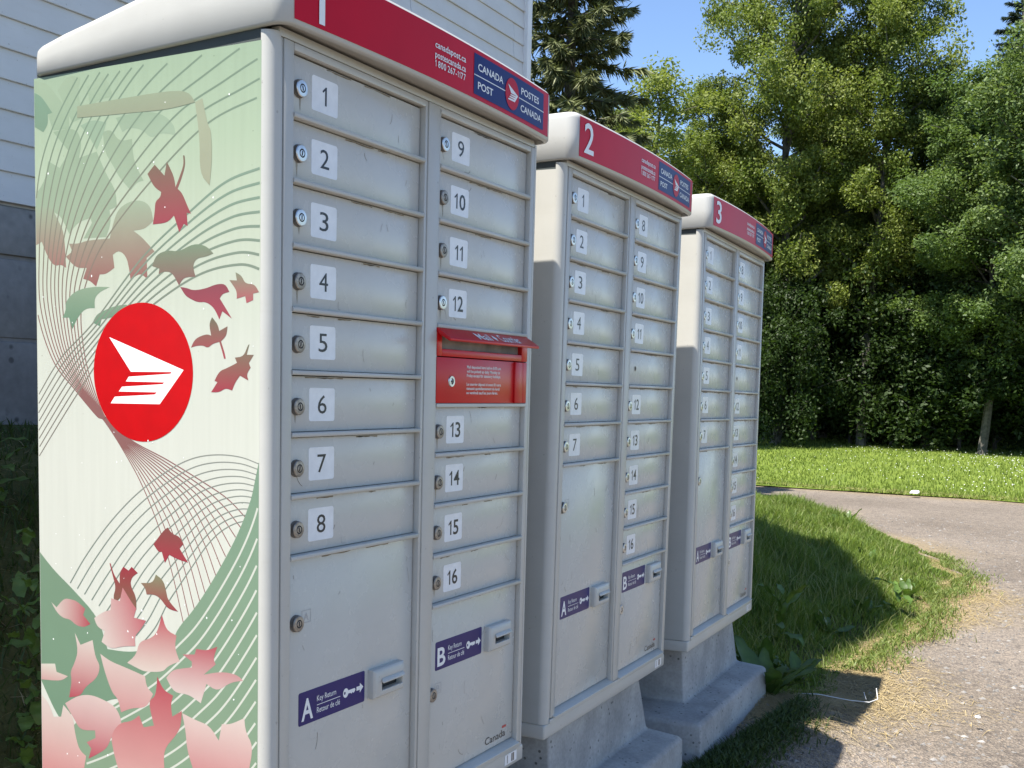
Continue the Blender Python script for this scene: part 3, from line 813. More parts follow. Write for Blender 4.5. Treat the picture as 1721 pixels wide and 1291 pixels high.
def key_return(door, letter, ox, oy):
    """sticker and key slot, placed in the door's own coordinates (ox, oy = door corner in box coords)"""
    T = lambda p: (p[0] - ox, p[2] - REC, -(p[1] - oy))
    x0 = {"A": .0400, "B": .5065}[letter]; y0, y1, wd = {"A": (1.1350, 1.1975, .2040), "B": (1.1300, 1.1940, .2030)}[letter]
    mb = MB(T)
    plate(mb, rrect(x0, x0 + wd, y0, y1, .004), REC - .0005, REC, 0)
    z = lambda x, y: REC - .0009
    H_ = y1 - y0
    add_text(mb, letter, x0 + wd * .04, x0 + wd * .205, y0 + H_ * .86, H_ * .62, z, 1, .02)
    add_text(mb, "Key Return", x0 + wd * .26, x0 + wd * .545, y0 + H_ * .42, H_ * .17, z, 1, .004)
    add_text(mb, "Retour de clé", x0 + wd * .26, x0 + wd * .605, y0 + H_ * .78, H_ * .17, z, 1, .004)
    mb.poly([(x0 + wd * .26, y0 + H_ * .525, z(0, 0)), (x0 + wd * .61, y0 + H_ * .525, z(0, 0)), (x0 + wd * .61, y0 + H_ * .545, z(0, 0)), (x0 + wd * .26, y0 + H_ * .545, z(0, 0))], 1)
    # key: bow ring and bit
    kc, ky, kr = x0 + wd * .695, y0 + H_ * .50, .0085
    n = 14; o = [(kc + kr * math.cos(2 * math.pi * i / n), ky + kr * 1.1 * math.sin(2 * math.pi * i / n)) for i in range(n)]
    i_ = [(kc - .003 + .0026 * math.cos(2 * math.pi * i / n), ky + .003 * math.sin(2 * math.pi * i / n)) for i in range(n)]
    mb.add([(x, y, z(0, 0)) for x, y in o + i_], [(i, (i + 1) % n, n + (i + 1) % n, n + i) for i in range(n)], 1)
    mb.poly([(x, y, REC - .00105) for x, y in [(kc + kr * .8, ky - .0035), (kc + .029, ky - .0035), (kc + .031, ky), (kc + .029, ky + .003), (kc + .025, ky + .0055), (kc + .022, ky + .003), (kc + .018, ky + .0055), (kc + .015, ky + .003), (kc + kr * .8, ky + .003)]], 1)
    ax, ay = x0 + wd * .865, ky
    mb.poly([(x, y, z(0, 0)) for x, y in [(ax, ay - .004), (ax + .011, ay - .004), (ax + .011, ay - .010), (ax + .0225, ay), (ax + .011, ay + .010), (ax + .011, ay + .004), (ax, ay + .004)]], 1)
    mb.build("key_return_sticker", [M["purple"], M["white"]], door)
    # slot housing: four beveled pieces round an open slit
    s0, s1 = (.2560, .3630) if letter == "A" else (.7230, .8285)
    t0, t1 = (1.1370, 1.1960) if letter == "A" else (1.1325, 1.1930)
    a0, a1, b0, b1 = s0 + .026, s1 - .008, t0 + .026, t0 + .045
    mb = MB(T)
    outer = [(x, y) for x, y in ((s0, t0), (s1, t0), (s1, t1), (s0, t1))]
    o2 = [(s0 + .005, t0 + .006), (s1 - .005, t0 + .006), (s1 - .005, t1 - .004), (s0 + .005, t1 - .004)]
    inn = [(a0, b0), (a1, b0), (a1, b1), (a0, b1)]
    zt = REC - .017
    vs = [(x, y, REC) for x, y in outer] + [(x, y, zt + .004) for x, y in outer] + [(x, y, zt) for x, y in o2] + [(x, y, zt) for x, y in inn] + [(x, y + .001, REC - .001) for x, y in inn]
    fs = []
    for k in range(4):
        for i in range(4): fs.append((4 * k + i, 4 * k + (i + 1) % 4, 4 * k + 4 + (i + 1) % 4, 4 * k + 4 + i))
    mb.add(vs, fs, 0)
    mb.poly([(x, y + .001, REC - .0012) for x, y in inn], 1)
    # little rain lip above the slit
    mb.prism([(b0 - .007, zt - .0002), (b0 + .001, zt - .006), (b0 + .004, zt - .005), (b0 + .001, zt - .0002)], a0 - .003, a1 + .002, 'x', 0)
    mb.build("key_slot", [M["paint"], M["dark"]], door, bevel=.0015)

def scratches(door, w_, h_, seed, n):
    rnd = random.Random(seed); mb = MB(lambda p: (p[0], p[2], -p[1]))
    for _ in range(n):
        x, y, a, l = rnd.uniform(.02, w_ - .02), rnd.uniform(.01, h_ - .01), rnd.uniform(.9, 2.2), rnd.uniform(.006, .035) * min(1, h_ / .12 + .2)
        cv_ = rnd.uniform(-1.2, 1.2); wd = rnd.uniform(.0004, .0011)
        pts = []
        for i in range(6):
            pts.append((x, y)); x += l / 5 * math.cos(a); y += l / 5 * math.sin(a); a += cv_ / 5
        pts = [(min(max(p, .004), w_ - .004), min(max(q, .004), h_ - .004)) for p, q in pts]
        pa, pb = ribbon(pts, wd, 0)
        for i in range(5): mb.add([(p[0], p[1], -.0003) for p in (pa[i], pa[i + 1], pb[i + 1], pb[i])], [(0, 1, 2, 3)])
    # grime caught under the top edge of the door
    for _ in range(2):
        x0 = rnd.uniform(.03, w_ * .7); lw = rnd.uniform(.02, .09)
        top = [(x0 + lw * i / 6, .0015) for i in range(7)]; bot = [(x0 + lw * i / 6, .0022 + rnd.uniform(0, .0022)) for i in range(7)]
        mb.poly([(p, q, -.0003) for p, q in top + bot[::-1]])
    tag(mb.build("scuff_marks", M["grime"], door), kind="stuff")

def make_unit(idx, name_label, group):
    root = empty("community_mailbox")
    tag(root, name_label, "mailbox", group)
    # side panels
    mb = LB(); mb.box(XLEFT, XLEFT + .004, .000, 1.4670, .0225, .589)
    if idx == 0:
        # the printed panel reaches the corner post
        mb = LB(); mb.box(XLEFT, XLEFT + .004, .000, 1.4670, .0215, .589)
        panel = mb.build("side_panel", M["cream"], root); side_art(panel)
    else: panel = mb.build("side_panel", M["paint"], root)
    mb = LB(); mb.box(XRIGHT - .004, XRIGHT, .000, 1.4670, .0225, .589); mb.build("side_panel", M["paint"], root)
    mb = LB(); mb.box(XLEFT + .002, XRIGHT - .002, .002, 1.507, .586, .590); mb.build("back_panel", M["paint"], root)
    mb = LB(); mb.box(XLEFT + .003, XRIGHT - .004, -.0205, .0015, .0245, .584); mb.build("hood_gap_shade", M["hood_gap_shade"], root)  # dark strip added to fill the shadow gap between panel and hood
    # dark inside so door gaps read dark
    mb = LB(); mb.box(XLEFT + .010, XRIGHT - .010, .004, 1.463, .0205, .58); mb.build("inner_shell", M["dark"], root)
    # corner posts (rounded), stiles, header, divider
    def post(xo, s):
        r = .0218; pts = []
        for i in range(9):
            t = R(180 + 90 * i / 8)
            pts.append((xo + s * (r + r * math.cos(t)), .001 + r + r * math.sin(t)))
        pts += [(xo + s * (r + .003), .001), (xo + s * (r + .001), .024)]
        m_ = LB(); n = len(pts)
        vs = [(x, -.0175, z) for x, z in pts] + [(x, 1.4675, z) for x, z in pts]
        m_.add(vs, [tuple(range(n)), tuple(range(n, 2 * n))[::-1]] + [(i, (i + 1) % n, n + (i + 1) % n, n + i) for i in range(n)])
        m_.build("corner_post", M["paint"], root, smooth=True, angle=30)
    post(XLEFT, 1); post(XRIGHT, -1)
    mb = LB(); mb.box(-.0365, .895, -.0265, -.0115, .0012, .02); mb.build("header_rail", M["paint"], root, bevel=.001)
    mb = LB(); mb.box(-.0365, -.0275, -.0100, 1.4550, .0012, .02); mb.build("stile_rail", M["paint"], root, bevel=.0015)
    mb = LB(); mb.box(-.0250, XA0, -.0100, 1.4550, -.0005, .02); mb.build("stile", M["paint"], root, bevel=.0015)
    mb = LB(); mb.box(XB1, .8945, -.0100, 1.4550, -.0005, .02); mb.build("stile", M["paint"], root, bevel=.0015)
    mb = LB(); mb.box(XA0 + .001, XA1 + .0085, -.0100, .0030, -.0003, .02); mb.build("top_rail", M["paint"], root, bevel=.0015)
    mb = LB(); mb.box(XB0 - .0040, XB1 - .001, -.0100, .0030, -.0003, .02); mb.build("top_rail", M["paint"], root, bevel=.0015)
    mb = LB(); mb.box(XA1, XA1 + .0085, -.0050, 1.4550, -.0005, .02); mb.build("stile", M["paint"], root, bevel=.001)
    mb = LB(); mb.box(XA1 + .0112, XB0 - .0045, -.0100, 1.4555, -.0022, .02); mb.build("divider", M["paint"], root, bevel=.0025)
    mb = LB(); mb.box(XB0 - .0030, XB0, -.0050, 1.4550, -.0003, .02); mb.build("stile", M["paint"], root, bevel=.0005)
    # sloped sills and bottom skirt
    for a, b_ in ((-.012, XA1 + .006), (XB0 - .002, XB1 + .003)):
        mb = LB(); mb.prism([(1.4415, REC + .004), (1.4530, -.008), (1.4560, -.008), (1.4560, .02), (1.4415, .02)], a, b_, 'x'); 
        mb.build("sill", M["paint"], root, bevel=.0012)
    mb = LB(); pts = []
    mb.box(XLEFT + .001, XRIGHT - .002, 1.4680, 1.5100, .002, .585); mb.build("skirt", M["paint"], root, bevel=.006, segs=3)
    mb = LB(); mb.box(-.034, .892, 1.4570, 1.4685, -.003, .02); mb.build("skirt_lip", M["paint"], root, bevel=.001)
    # compartments
    def ledge(x0, x1, y):
        m_ = LB(); m_.prism([(y - .0042, -.001), (y - .0035, -.0028), (y + .0030, -.0028), (y + .0042, -.001), (y + .0042, .018), (y - .0042, .018)], x0 + .0005, x1 - .0005, 'x')
        m_.build("ledge", M["paint"], root, bevel=.0006, segs=1)
    def comp(x0, x1, y0, y1, label=None, lock=None, blank=False, big=None):
        a0, b0 = y0 + .0058, y1 - .0052
        wd, hh = x1 - x0 - .0036, b0 - a0
        o = link("parcel_door" if big else "compartment_door", door_mesh("parcel_door" if big else "compartment_door", wd, hh, M["door"]), root)
        px, py = x0 + .0018, a0
        o.location = L((px, py, REC))
        if label:
            l = link("number_label", label_mesh(label), o); l.location = (.0630 - .0018, 0, -(y0 + .0255 - py) + rj.uniform(-.0016, .0016))
            l.rotation_euler = (0, rj.uniform(-.012, .012), 0)
            k = link("lock", LOCK[lock], o); k.location = (.0265 - .0018, 0, -(y0 + .0600 - py))
            k.rotation_euler = (0, rj.uniform(-.25, .25), 0)
            if rj.random() < .55:
                m_ = MB(lambda p: (p[0], p[2], -p[1])); cx = .0247 + rj.uniform(-.004, .004); ln = rj.uniform(.012, .030)
                pts = [(cx - .003, y0 + .0735 - py), (cx + .003, y0 + .0735 - py), (cx + .002, y0 + .0735 - py + ln * .6), (cx + .0005, min(y0 + .0735 - py + ln, hh - .003)), (cx - .0015, y0 + .0735 - py + ln * .5)]
                m_.poly([(p, min(q, hh - .003), -.0003) for p, q in pts]); m_.build('rust_streak', M['rust'], o)
        if blank:
            m_ = MB(lambda p: (p[0], p[2], -p[1]))
            for r0, r1, zz, mi in ((.0085, .006, -.001, 0), (.006, .0001, -.0006, 1)):
                n = 16
                m_.add([(.075 + r0 * math.cos(6.2832 * i / n), hh / 2 + r0 * math.sin(6.2832 * i / n), zz) for i in range(n)] + [(.075 + r1 * math.cos(6.2832 * i / n), hh / 2 + r1 * math.sin(6.2832 * i / n), zz) for i in range(n)], [(i, (i + 1) % n, n + (i + 1) % n, n + i) for i in range(n)], mi)
            m_.build("keyhole", [M["steelold"], M["dark"]], o)
        scratches(o, wd, hh, idx * 100 + int(y0 * 1000) + int(x0 * 77), 2 if not big else 12)
        return o, px, py
    rj = random.Random(40 + idx)
    nl = 8 if idx == 0 else 7
    for i in range(nl):
        comp(XA0, XA1, i * P, (i + 1) * P, str(i + 1), 1 if (idx == 0 and i < 3) or idx else 0)
        ledge(XA0, XA1, (i + 1) * P)
    o, px, py = comp(XA0, XA1, nl * P, 1.4455, big="A")
    def parcel_lock(o, px, py, x, y):
        k = link("lock", LOCK[0 if idx == 0 else 1], o); k.location = (x - px, 0, -(y - py))
        m_ = MB(lambda p: (p[0] - px, p[2] - REC, -(p[1] - py)))
        a = [(x + .018, y - .020), (x + .044, y - .020), (x + .044, y + .004), (x + .018, y + .004)]
        b_ = [(x + .0192, y - .0188), (x + .0428, y - .0188), (x + .0428, y + .0028), (x + .0192, y + .0028)]
        m_.add([(p, q, REC - .0004) for p, q in a + b_], [(i, (i + 1) % 4, 4 + (i + 1) % 4, 4 + i) for i in range(4)])
        add_text(m_, "A" if x < .4 else "B", x + .024, x + .038, y, .015, lambda *_: REC - .0004, 0)
        m_.build("embossed_letter", M["faint"], o)
    parcel_lock(o, px, py, .0290 if idx == 0 else .0310, 1.002 if idx == 0 else .886)
    key_return(o, "A", px, py)
    rows = []
    if idx == 0: rows = [(0, 1, "9"), (1, 2, "10"), (2, 3, "11"), (3, 4, "12"), (5.5, 6.5, "13"), (6.5, 7.5, "14"), (7.5, 8.5, "15"), (8.5, 9.5, "16")]; pb = 9.5
    else: rows = [(0, 1, "8"), (1, 2, "9"), (2, 3, "10"), (3, 4, "11"), (4, 5, None), (5, 6, "12"), (6, 7, "13"), (7, 8, "14"), (8, 9, "15"), (9, 10, "16")]; pb = 10
    for a, b_, s in rows:
        comp(XB0, XB1, a * P, b_ * P, s, 1 if idx or s in ("9", "12") else 0, blank=s is None)
        ledge(XB0, XB1, b_ * P)
    o, px, py = comp(XB0, XB1, pb * P, 1.4455, big="B")
    parcel_lock(o, px, py, .489, 1.243)
    key_return(o, "B", px, py)
    T = lambda p: (p[0] - px, p[2] - REC, -(p[1] - py))
    m_ = MB(T); add_text(m_, "Canada", .738, .838, 1.4270, .0175, lambda *_: REC - .0005, 0, .004)
    for a, b_ in ((.822, .827), (.8285, .835), (.8365, .8415)):
        m_.poly([(a, 1.3995, REC - .0005), (b_, 1.3995, REC - .0005), (b_, 1.4055, REC - .0005), (a, 1.4055, REC - .0005)], 1)
    m_.build("wordmark_print", [M["black"], M["maple_red"]], o)
    m_ = LB(); m_.box(.822, .882, 1.4735, 1.4990, .0008, .0019, 0)
    for k, a in enumerate((.832, .854, .862)): m_.poly([(a, 1.476, .0005), (a + (.003 if k == 0 else .006), 1.476, .0005), (a + (.003 if k == 0 else .006), 1.496, .0005), (a, 1.496, .0005)], 1)
    m_.build("serial_sticker", [M["label"], M["lockbody"]], root)
    if idx == 0: mail_slot(root)
    hood = link("hood", HOOD, root)
    banner(hood, str(idx + 1), False)
    return root

def mail_slot(root):
    x0, x1 = .4688, .8790
    def S(name, mats, parent, fn, **k):
        m_ = LB(); fn(m_); return m_.build(name, mats, parent, **k)
    head = S("mail_slot", M["red"], root, lambda m: (m.box(x0, x0 + .020, .4455, .5035, -.002, .014), m.box(x1 - .028, x1, .4455, .5035, -.002, .014), m.box(x0 + .020, x1 - .028, .488, .5035, -.002, .014)), bevel=.0015)
    S("slot_throat", M["throat"], head, lambda m: m.box(x0 + .019, x1 - .027, .446, .489, .0095, .016))
    def flap(m):
        m.prism([(.4435, -.001), (.4450, -.003), (.4660, -.036), (.4715, -.036), (.4718, -.032), (.4540, .0), (.4480, .008), (.4435, .008)], x0 - .001, x1 - .004, 'x')
    f = S("flap", M["red"], head, flap, bevel=.0015)
    m_ = LB()
    def fz(x, y): return -.003 - (y - .445) * 33 / 21 - .0011
    add_text(m_, "Mail", .600, .660, .4625, .0135, fz, 0, .012); add_text(m_, "Courrier", .704, .800, .4625, .0150, fz, 0, .012)
    m_.poly([(x, y, fz(x, y)) for x, y in ((.681, .449), (.689, .4560), (.681, .463), (.673, .4560))])
    m_.build("flap_lettering", M["white"], f)
    door = S("mail_slot_door", M["red"], root, lambda m: (m.box(x0, .8120, .5055, .6035, -.002, .014), m.box(.8520, x1, .5055, .6035, -.0015, .014)), bevel=.0012)
    S("hinge_cover", M["red"], door, lambda m: m.box(.8135, .8505, .5058, .6032, -.006, .012), bevel=.002)
    m_ = LB(); y = .5265
    for t, wd in (("Mail deposited here before 8:00 a.m.", .155), ("will be picked up daily Monday to", .150), ("Friday except for statutory holidays.", .154)):
        add_text(m_, t, .5925, .5925 + wd, y, .0062, lambda *_: -.0026, 0, .012); y += .0095
    y += .0095
    for t, wd in (("Le courrier déposé ici avant 8 h sera", .156), ("ramassé quotidiennement du lundi", .150), ("au vendredi sauf les jours fériés.", .142)):
        add_text(m_, t, .5925, .5925 + wd, y, .0062, lambda *_: -.0026, 0, .012); y += .0095
    m_.build("door_lettering", M["white"], door)
    m_ = LB(); n = 20; c, cy = .528, .5565
    for r0, r1, za, zb, mi in ((.0125, .0115, -.002, -.0045, 0), (.0115, .0068, -.0045, -.0045, 0), (.0068, .0060, -.0045, -.0025, 1), (.0060, .0022, -.0025, -.0030, 0), (.0022, .0001, -.0034, -.0034, 1)):
        m_.add([(c + r0 * math.cos(6.2832 * i / n), cy + r0 * math.sin(6.2832 * i / n), za) for i in range(n)] + [(c + r1 * math.cos(6.2832 * i / n), cy + r1 * math.sin(6.2832 * i / n), zb) for i in range(n)], [(i, (i + 1) % n, n + (i + 1) % n, n + i) for i in range(n)], mi)
    m_.build("keyhole", [M["steel"], M["dark"]], door)
    m_ = LB(); m_.prism([(.6045, -.0028), (.6120, -.0028), (.6128, .012), (.6037, .012)], XB0 + .0005, XB1 - .0005, 'x'); m_.build("ledge", M["paint"], root, bevel=.0006, segs=1)
M["throat"] = simple("slot_throat", (.22, .20, .18), .6, .3, 20)
HOOD = hood_mesh()

PM = Matrix(((1, 0, 0), (0, 0, 1), (0, -1, 0)))
REL = [
    (Matrix(((1, 0, 0), (0, 1, 0), (0, 0, 1))), Vector((0, 0, 0))),
    (Matrix(((0.99964, -0.00256, -0.02655), (0.00243, 0.99999, -0.00468), (0.02656, 0.00461, 0.99964))), Vector((1.1427, 0.0019, 0.0159))),
    (Matrix(((0.99892, -0.00879, -0.04572), (0.00914, 0.99993, 0.00751), (0.04565, -0.00792, 0.99893))), Vector((2.3575, 0.0066, 0.0577))),
]
ULAB = ["grey mailbox unit with maple leaf side panel and a red mail slot, banner numbered 1",
        "grey mailbox unit standing between the other two, red banner numbered 2",
        "farthest grey mailbox unit beside the grass bank, red banner numbered 3"]
BLAB = ["concrete base under the mailbox unit with the leaf side panel",
        "stepped concrete base in the middle, between the other two", "farthest stepped concrete base, beside the grass bank and the dock plants"]
UNITS = []
for i in range(3):
    Rr, tr = REL[i]
    rw = PM @ Rr @ PM.transposed()
    tw = PM @ tr + Vector((0, 0, 1.95))
    u = make_unit(i, ULAB[i], "community mailboxes side by side")
    # make_unit built in local coordinates: local = (x, z, -y) - c
    c = Vector((C0[0], C0[1], -C0[2]))
    u.rotation_euler = rw.to_euler()
    u.location = rw @ c + tw
    UNITS.append(u)

def base_mesh(dx):
    bm_ = LB()
    def ring(x0, x1, z0, z1, y): return [(x0 + dx, y, z0), (x1 + dx, y, z0), (x1 + dx, y, z1), (x0 + dx, y, z1)]
    rings = [ring(.070, .795, .060, .50, 1.5115), ring(.085, .885, .052, .52, 1.728), ring(.075, .893, .046, .53, 1.738),
             ring(-.112, .896, -.062, .66, 1.748), ring(-.125, .904, -.076, .67, 1.758), ring(-.138, .890, -.090, .68, 2.06)]
    vs = [p for r_ in rings for p in r_]; fs = [(3, 2, 1, 0)]
    for k in range(len(rings) - 1):
        for i in range(4): fs.append((4 * k + i, 4 * k + (i + 1) % 4, 4 * k + 4 + (i + 1) % 4, 4 * k + 4 + i))
    e = 4 * (len(rings) - 1); fs.append((e, e + 1, e + 2, e + 3))
    bm_.add(vs, fs)
    return bm_.mesh("concrete_base", M["concrete"], bevel=.012, segs=3, smooth=True, angle=60)
for i, u in enumerate(UNITS):
    o = link("concrete_base", base_mesh((.01, .02, .0)[i]))
    o.matrix_world = Matrix.Translation(u.location) @ u.rotation_euler.to_matrix().to_4x4()
    tag(o, BLAB[i], "concrete base", "concrete bases under the mailboxes")

# ------------------------------------------------------------------ vegetation
RNG = np.random.default_rng(11)

def blades(name, px, py, pz, h, wd, lean, colA, colB, mat, label=None, flat=False, seed=0, segs=2, parent=None):
    """many thin grass blades in one mesh; all arguments arrays of length n"""
    r = np.random.default_rng(seed); n = len(px)
    az = r.uniform(0, 2 * np.pi, n); la = r.uniform(0, 2 * np.pi, n)
    wx, wy = np.cos(az) * wd / 2, np.sin(az) * wd / 2
    base = np.stack([px, py, pz], 1)
    V = []
    lv = [0, .55, 1] if segs == 2 else [0, 1]
    for t in lv:
        off = lean * t ** 1.6
        c = base + np.stack([np.cos(la) * off, np.sin(la) * off, h * (t - .25 * t * t * (lean / np.maximum(h, 1e-4)))], 1)
        k = 1 - .25 * t
        if t < 1:
            V.append(c - np.stack([wx * k, wy * k, 0 * wx], 1)); V.append(c + np.stack([wx * k, wy * k, 0 * wx], 1))
        else: V.append(c)
    m = len(V); VV = np.stack(V, 1).reshape(-1, 3)
    b = np.arange(n) * m
    if segs == 2:
        F = [np.stack([b, b + 1, b + 3, b + 2], 1), np.stack([b + 2, b + 3, b + 4], 1)]
    else: F = [np.stack([b, b + 1, b + 2], 1)]
    t = r.uniform(0, 1, n)[:, None]
    c = np.asarray(colA) * (1 - t) + np.asarray(colB) * t
    c = np.repeat(c[:, None], m, 1).reshape(-1, 3)
    o = link(name, npmesh(name, VV, F, col=c), parent, mat)
    tag(o, label, kind="stuff")
    return o

def on_bank(n, x0, x1, dmax, r, dmin=0.0, pw=1.0):
    x = r.uniform(x0, x1, n); d = dmin + (dmax - dmin) * r.uniform(0, 1, n) ** pw
    y = yb(x) + d
    return x, y, bankh(x, y)

GA, GB = (.085, .15, .022), (.19, .25, .042)
r = np.random.default_rng(21)
# bank, right of the third unit: dense
x, y, z = on_bank(115000, 2.6, 13.5, 2.6, r, 0, 1.35)
clump = .5 + .5 * np.sin(x * 5.3 + np.sin(y * 4)) * np.sin(y * 6.1 + np.sin(x * 3.3))
edge = np.clip((y - yb(x)) / .5, .15, 1)
h = (.045 + .135 * clump ** 1.5 * r.uniform(.3, 1.3, len(x))) * edge + .012
blades("bank_grass", x, y, z - .004, h, r.uniform(.0035, .0075, len(x)), h * r.uniform(.1, .8, len(x)), GA, GB, M["grass"], "uneven green grass on the bank beside the third mailbox unit", seed=2)
x, y, z = on_bank(5200, 3.0, 10.5, 2.0, r, .03, 1.2)
h = r.uniform(.10, .26, len(x)) * np.clip((y - yb(x)) / .4, .4, 1) * np.where(x > 7, .6, 1)
blades("tall_grass", x, y, z, h, r.uniform(.003, .006, len(x)), h * r.uniform(.2, .9, len(x)), (.12, .17, .035), (.30, .30, .12), M["grass"], "taller pale grass stems standing out of the bank", seed=12)
# left bank behind the first unit: thinner, with dead stems
x = r.uniform(-2.5, 3.2, 26000); y = r.uniform(.34, 2.16, 26000); z = bankh(x, y)
h = r.uniform(.03, .15, len(x)) * (1 - .5 * sstep(1.5, 2.1, y)) * (.5 + .5 * np.sin(x * 4 + y * 5) ** 2)
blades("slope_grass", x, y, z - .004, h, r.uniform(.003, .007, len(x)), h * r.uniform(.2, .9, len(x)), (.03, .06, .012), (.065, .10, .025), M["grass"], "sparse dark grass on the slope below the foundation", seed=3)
x = r.uniform(-2.5, 3.2, 5000); y = r.uniform(.34, 2.16, 5000); z = bankh(x, y)
blades("dead_stems", x, y, z, r.uniform(.01, .05, len(x)), r.uniform(.002, .004, len(x)), r.uniform(.04, .16, len(x)), (.20, .16, .09), (.33, .27, .16), M["straw"], "dry stems lying on the slope below the foundation", seed=4)
# lawn beyond the track
n = 100000
x = 15.5 + 22 * r.uniform(0, 1, n) ** 1.5; y = r.uniform(-7, 12, n) + (x - 15) * .22; z = lawnh(x, y)
h = r.uniform(.03, .085, n)
blades("lawn_grass", x, y, z - .004, h, r.uniform(.012, .026, n), h * r.uniform(.1, .7, n), (.115, .17, .024), (.215, .265, .05), M["grass"], "sunlit mown lawn between the track and the trees", seed=5, segs=1)
# clover heads: three crossed petals each
n = 1000
x = 15.8 + 10 * r.uniform(0, 1, n) ** .8; y = -3.6 + r.normal(0, 2.6, n) + (x - 16) * .12 + 3.0 * r.uniform(0, 1, n); z = lawnh(x, y) + r.uniform(.05, .085, n)
s = r.uniform(.006, .012, n)
V = []
for (dx, dy, dz) in ((1, 0, 0), (0, 1, 0), (-1, 0, 0), (0, -1, 0), (0, 0, 1), (0, 0, -1)):
    V.append(np.stack([x + dx * s, y + dy * s, z + dz * s], 1))
V = np.stack(V, 1).reshape(-1, 3); b = np.arange(n) * 6
F = np.concatenate([np.stack([b + i, b + j, b + k], 1) for i, j, k in ((0, 1, 4), (1, 2, 4), (2, 3, 4), (3, 0, 4), (1, 0, 5), (2, 1, 5), (3, 2, 5), (0, 3, 5))])
tag(link("clover_flowers", npmesh("clover_flowers", V, F), None, M["flower"]), "white clover heads scattered over the lawn", kind="stuff")
# dry straw along the verge
n = 30000
x = np.concatenate([r.uniform(2.0, 8.8, n), r.uniform(15.2, 15.75, 3500)])
y = np.concatenate([yb(x[:n]) - np.abs(r.normal(0, .17, n)) * (1 + .7 * np.sin(x[:n] * 2.1)) + .07, r.uniform(-6, 8, 3500)])
z = np.where(x < 12, np.maximum(lotz(x, y), bankh(x, y)), .012) + r.uniform(.001, .014, len(x))
ln = r.uniform(.03, .16, len(x))
blades("dry_straw", x, y, z, r.uniform(.001, .018, len(x)), r.uniform(.0022, .0045, len(x)), ln, (.30, .225, .105), (.42, .335, .19), M["straw"], "dead straw-coloured grass along the gravel verge", seed=6)
# tufts creeping over the gravel in front of the third base
n = 7000
cx = r.choice(np.array([2.25, 2.5, 2.75, 3.0, 2.1]), n); x = cx + r.normal(0, .16, n); y = -.02 - np.abs(r.normal(0, .07, n)) - .10 * (x - 2.0).clip(0, 1); z = lotz(x, y)
h = r.uniform(.012, .055, n)
blades("creeping_weeds", x, y, z, h, r.uniform(.004, .009, n), r.uniform(.01, .05, n), (.035, .065, .018), (.075, .11, .035), M["grass"], "low green weeds creeping along the foot of the concrete bases", seed=7)
n = 2600
x = r.uniform(1.6, 4.2, n); y = -.12 - np.abs(r.normal(0, .16, n)); z = lotz(x, y) + .004
blades("loose_straw", x, y, z, r.uniform(.001, .02, n), r.uniform(.002, .004, n), r.uniform(.05, .16, n), (.17, .13, .08), (.36, .29, .18), M["straw"], "loose dry stems on the gravel before the bases", seed=8)
# sparse runners at the verge
x = r.uniform(4.2, 9.0, 5000); y = yb(x) - np.abs(r.normal(0, .10, 5000)); z = np.maximum(lotz(x, y), -.01)
h = r.uniform(.01, .05, 5000)
blades("verge_grass", x, y, z, h, r.uniform(.004, .008, 5000), h * r.uniform(.3, 1.3, 5000), (.10, .16, .03), (.22, .25, .07), M["grass"], "thin green runners spreading from the bank onto the gravel", seed=9)

# loose stones on the gravel: little squashed octahedra
n = 16000
dist = 2.2 + 12 * r.uniform(0, 1, n) ** 1.3; a = r.uniform(-.02, .50, n)
dirx, diry = np.cos(a - .0) , np.sin(a)
ang = r.uniform(math.radians(-16), math.radians(24), n)
x = -1.52 + dist * np.cos(ang); y = -1.24 + dist * np.sin(ang)
keep = (y < yb(x) + .02) & (x < 15.3) & (x > 1.0); x, y = x[keep], y[keep]; n = len(x)
s = .0035 + .010 * r.uniform(0, 1, n) ** 4 + .002 * r.uniform(0, 1, n)
z = lotz(x, y)
V = []
for d in ((1, 0, 0), (0, 1, 0), (-1, 0, 0), (0, -1, 0), (0, 0, .8), (0, 0, -.5)):
    V.append(np.stack([x + s * (d[0] * r.uniform(.7, 1.5, n) + .3 * r.uniform(-1, 1, n)), y + s * (d[1] * r.uniform(.7, 1.5, n) + .3 * r.uniform(-1, 1, n)), z + s * d[2] * r.uniform(.6, 1.1, n)], 1))
V = np.stack(V, 1).reshape(-1, 3); b = np.arange(n) * 6
F = np.concatenate([np.stack([b + i, b + j, b + k], 1) for i, j, k in ((0, 1, 4), (1, 2, 4), (2, 3, 4), (3, 0, 4), (1, 0, 5), (2, 1, 5), (3, 2, 5), (0, 3, 5))])
g = r.uniform(.08, .27, n) * np.where(r.uniform(0, 1, n) > .97, 1.4, 1)
c = np.repeat((g[:, None] * np.array([1.0, .95, .90]))[:, None], 6, 1).reshape(-1, 3)
tag(link("gravel_stones", npmesh("gravel_stones", V, F, col=c), None, M["stone"]), "loose grey stones scattered on the gravel", kind="stuff")

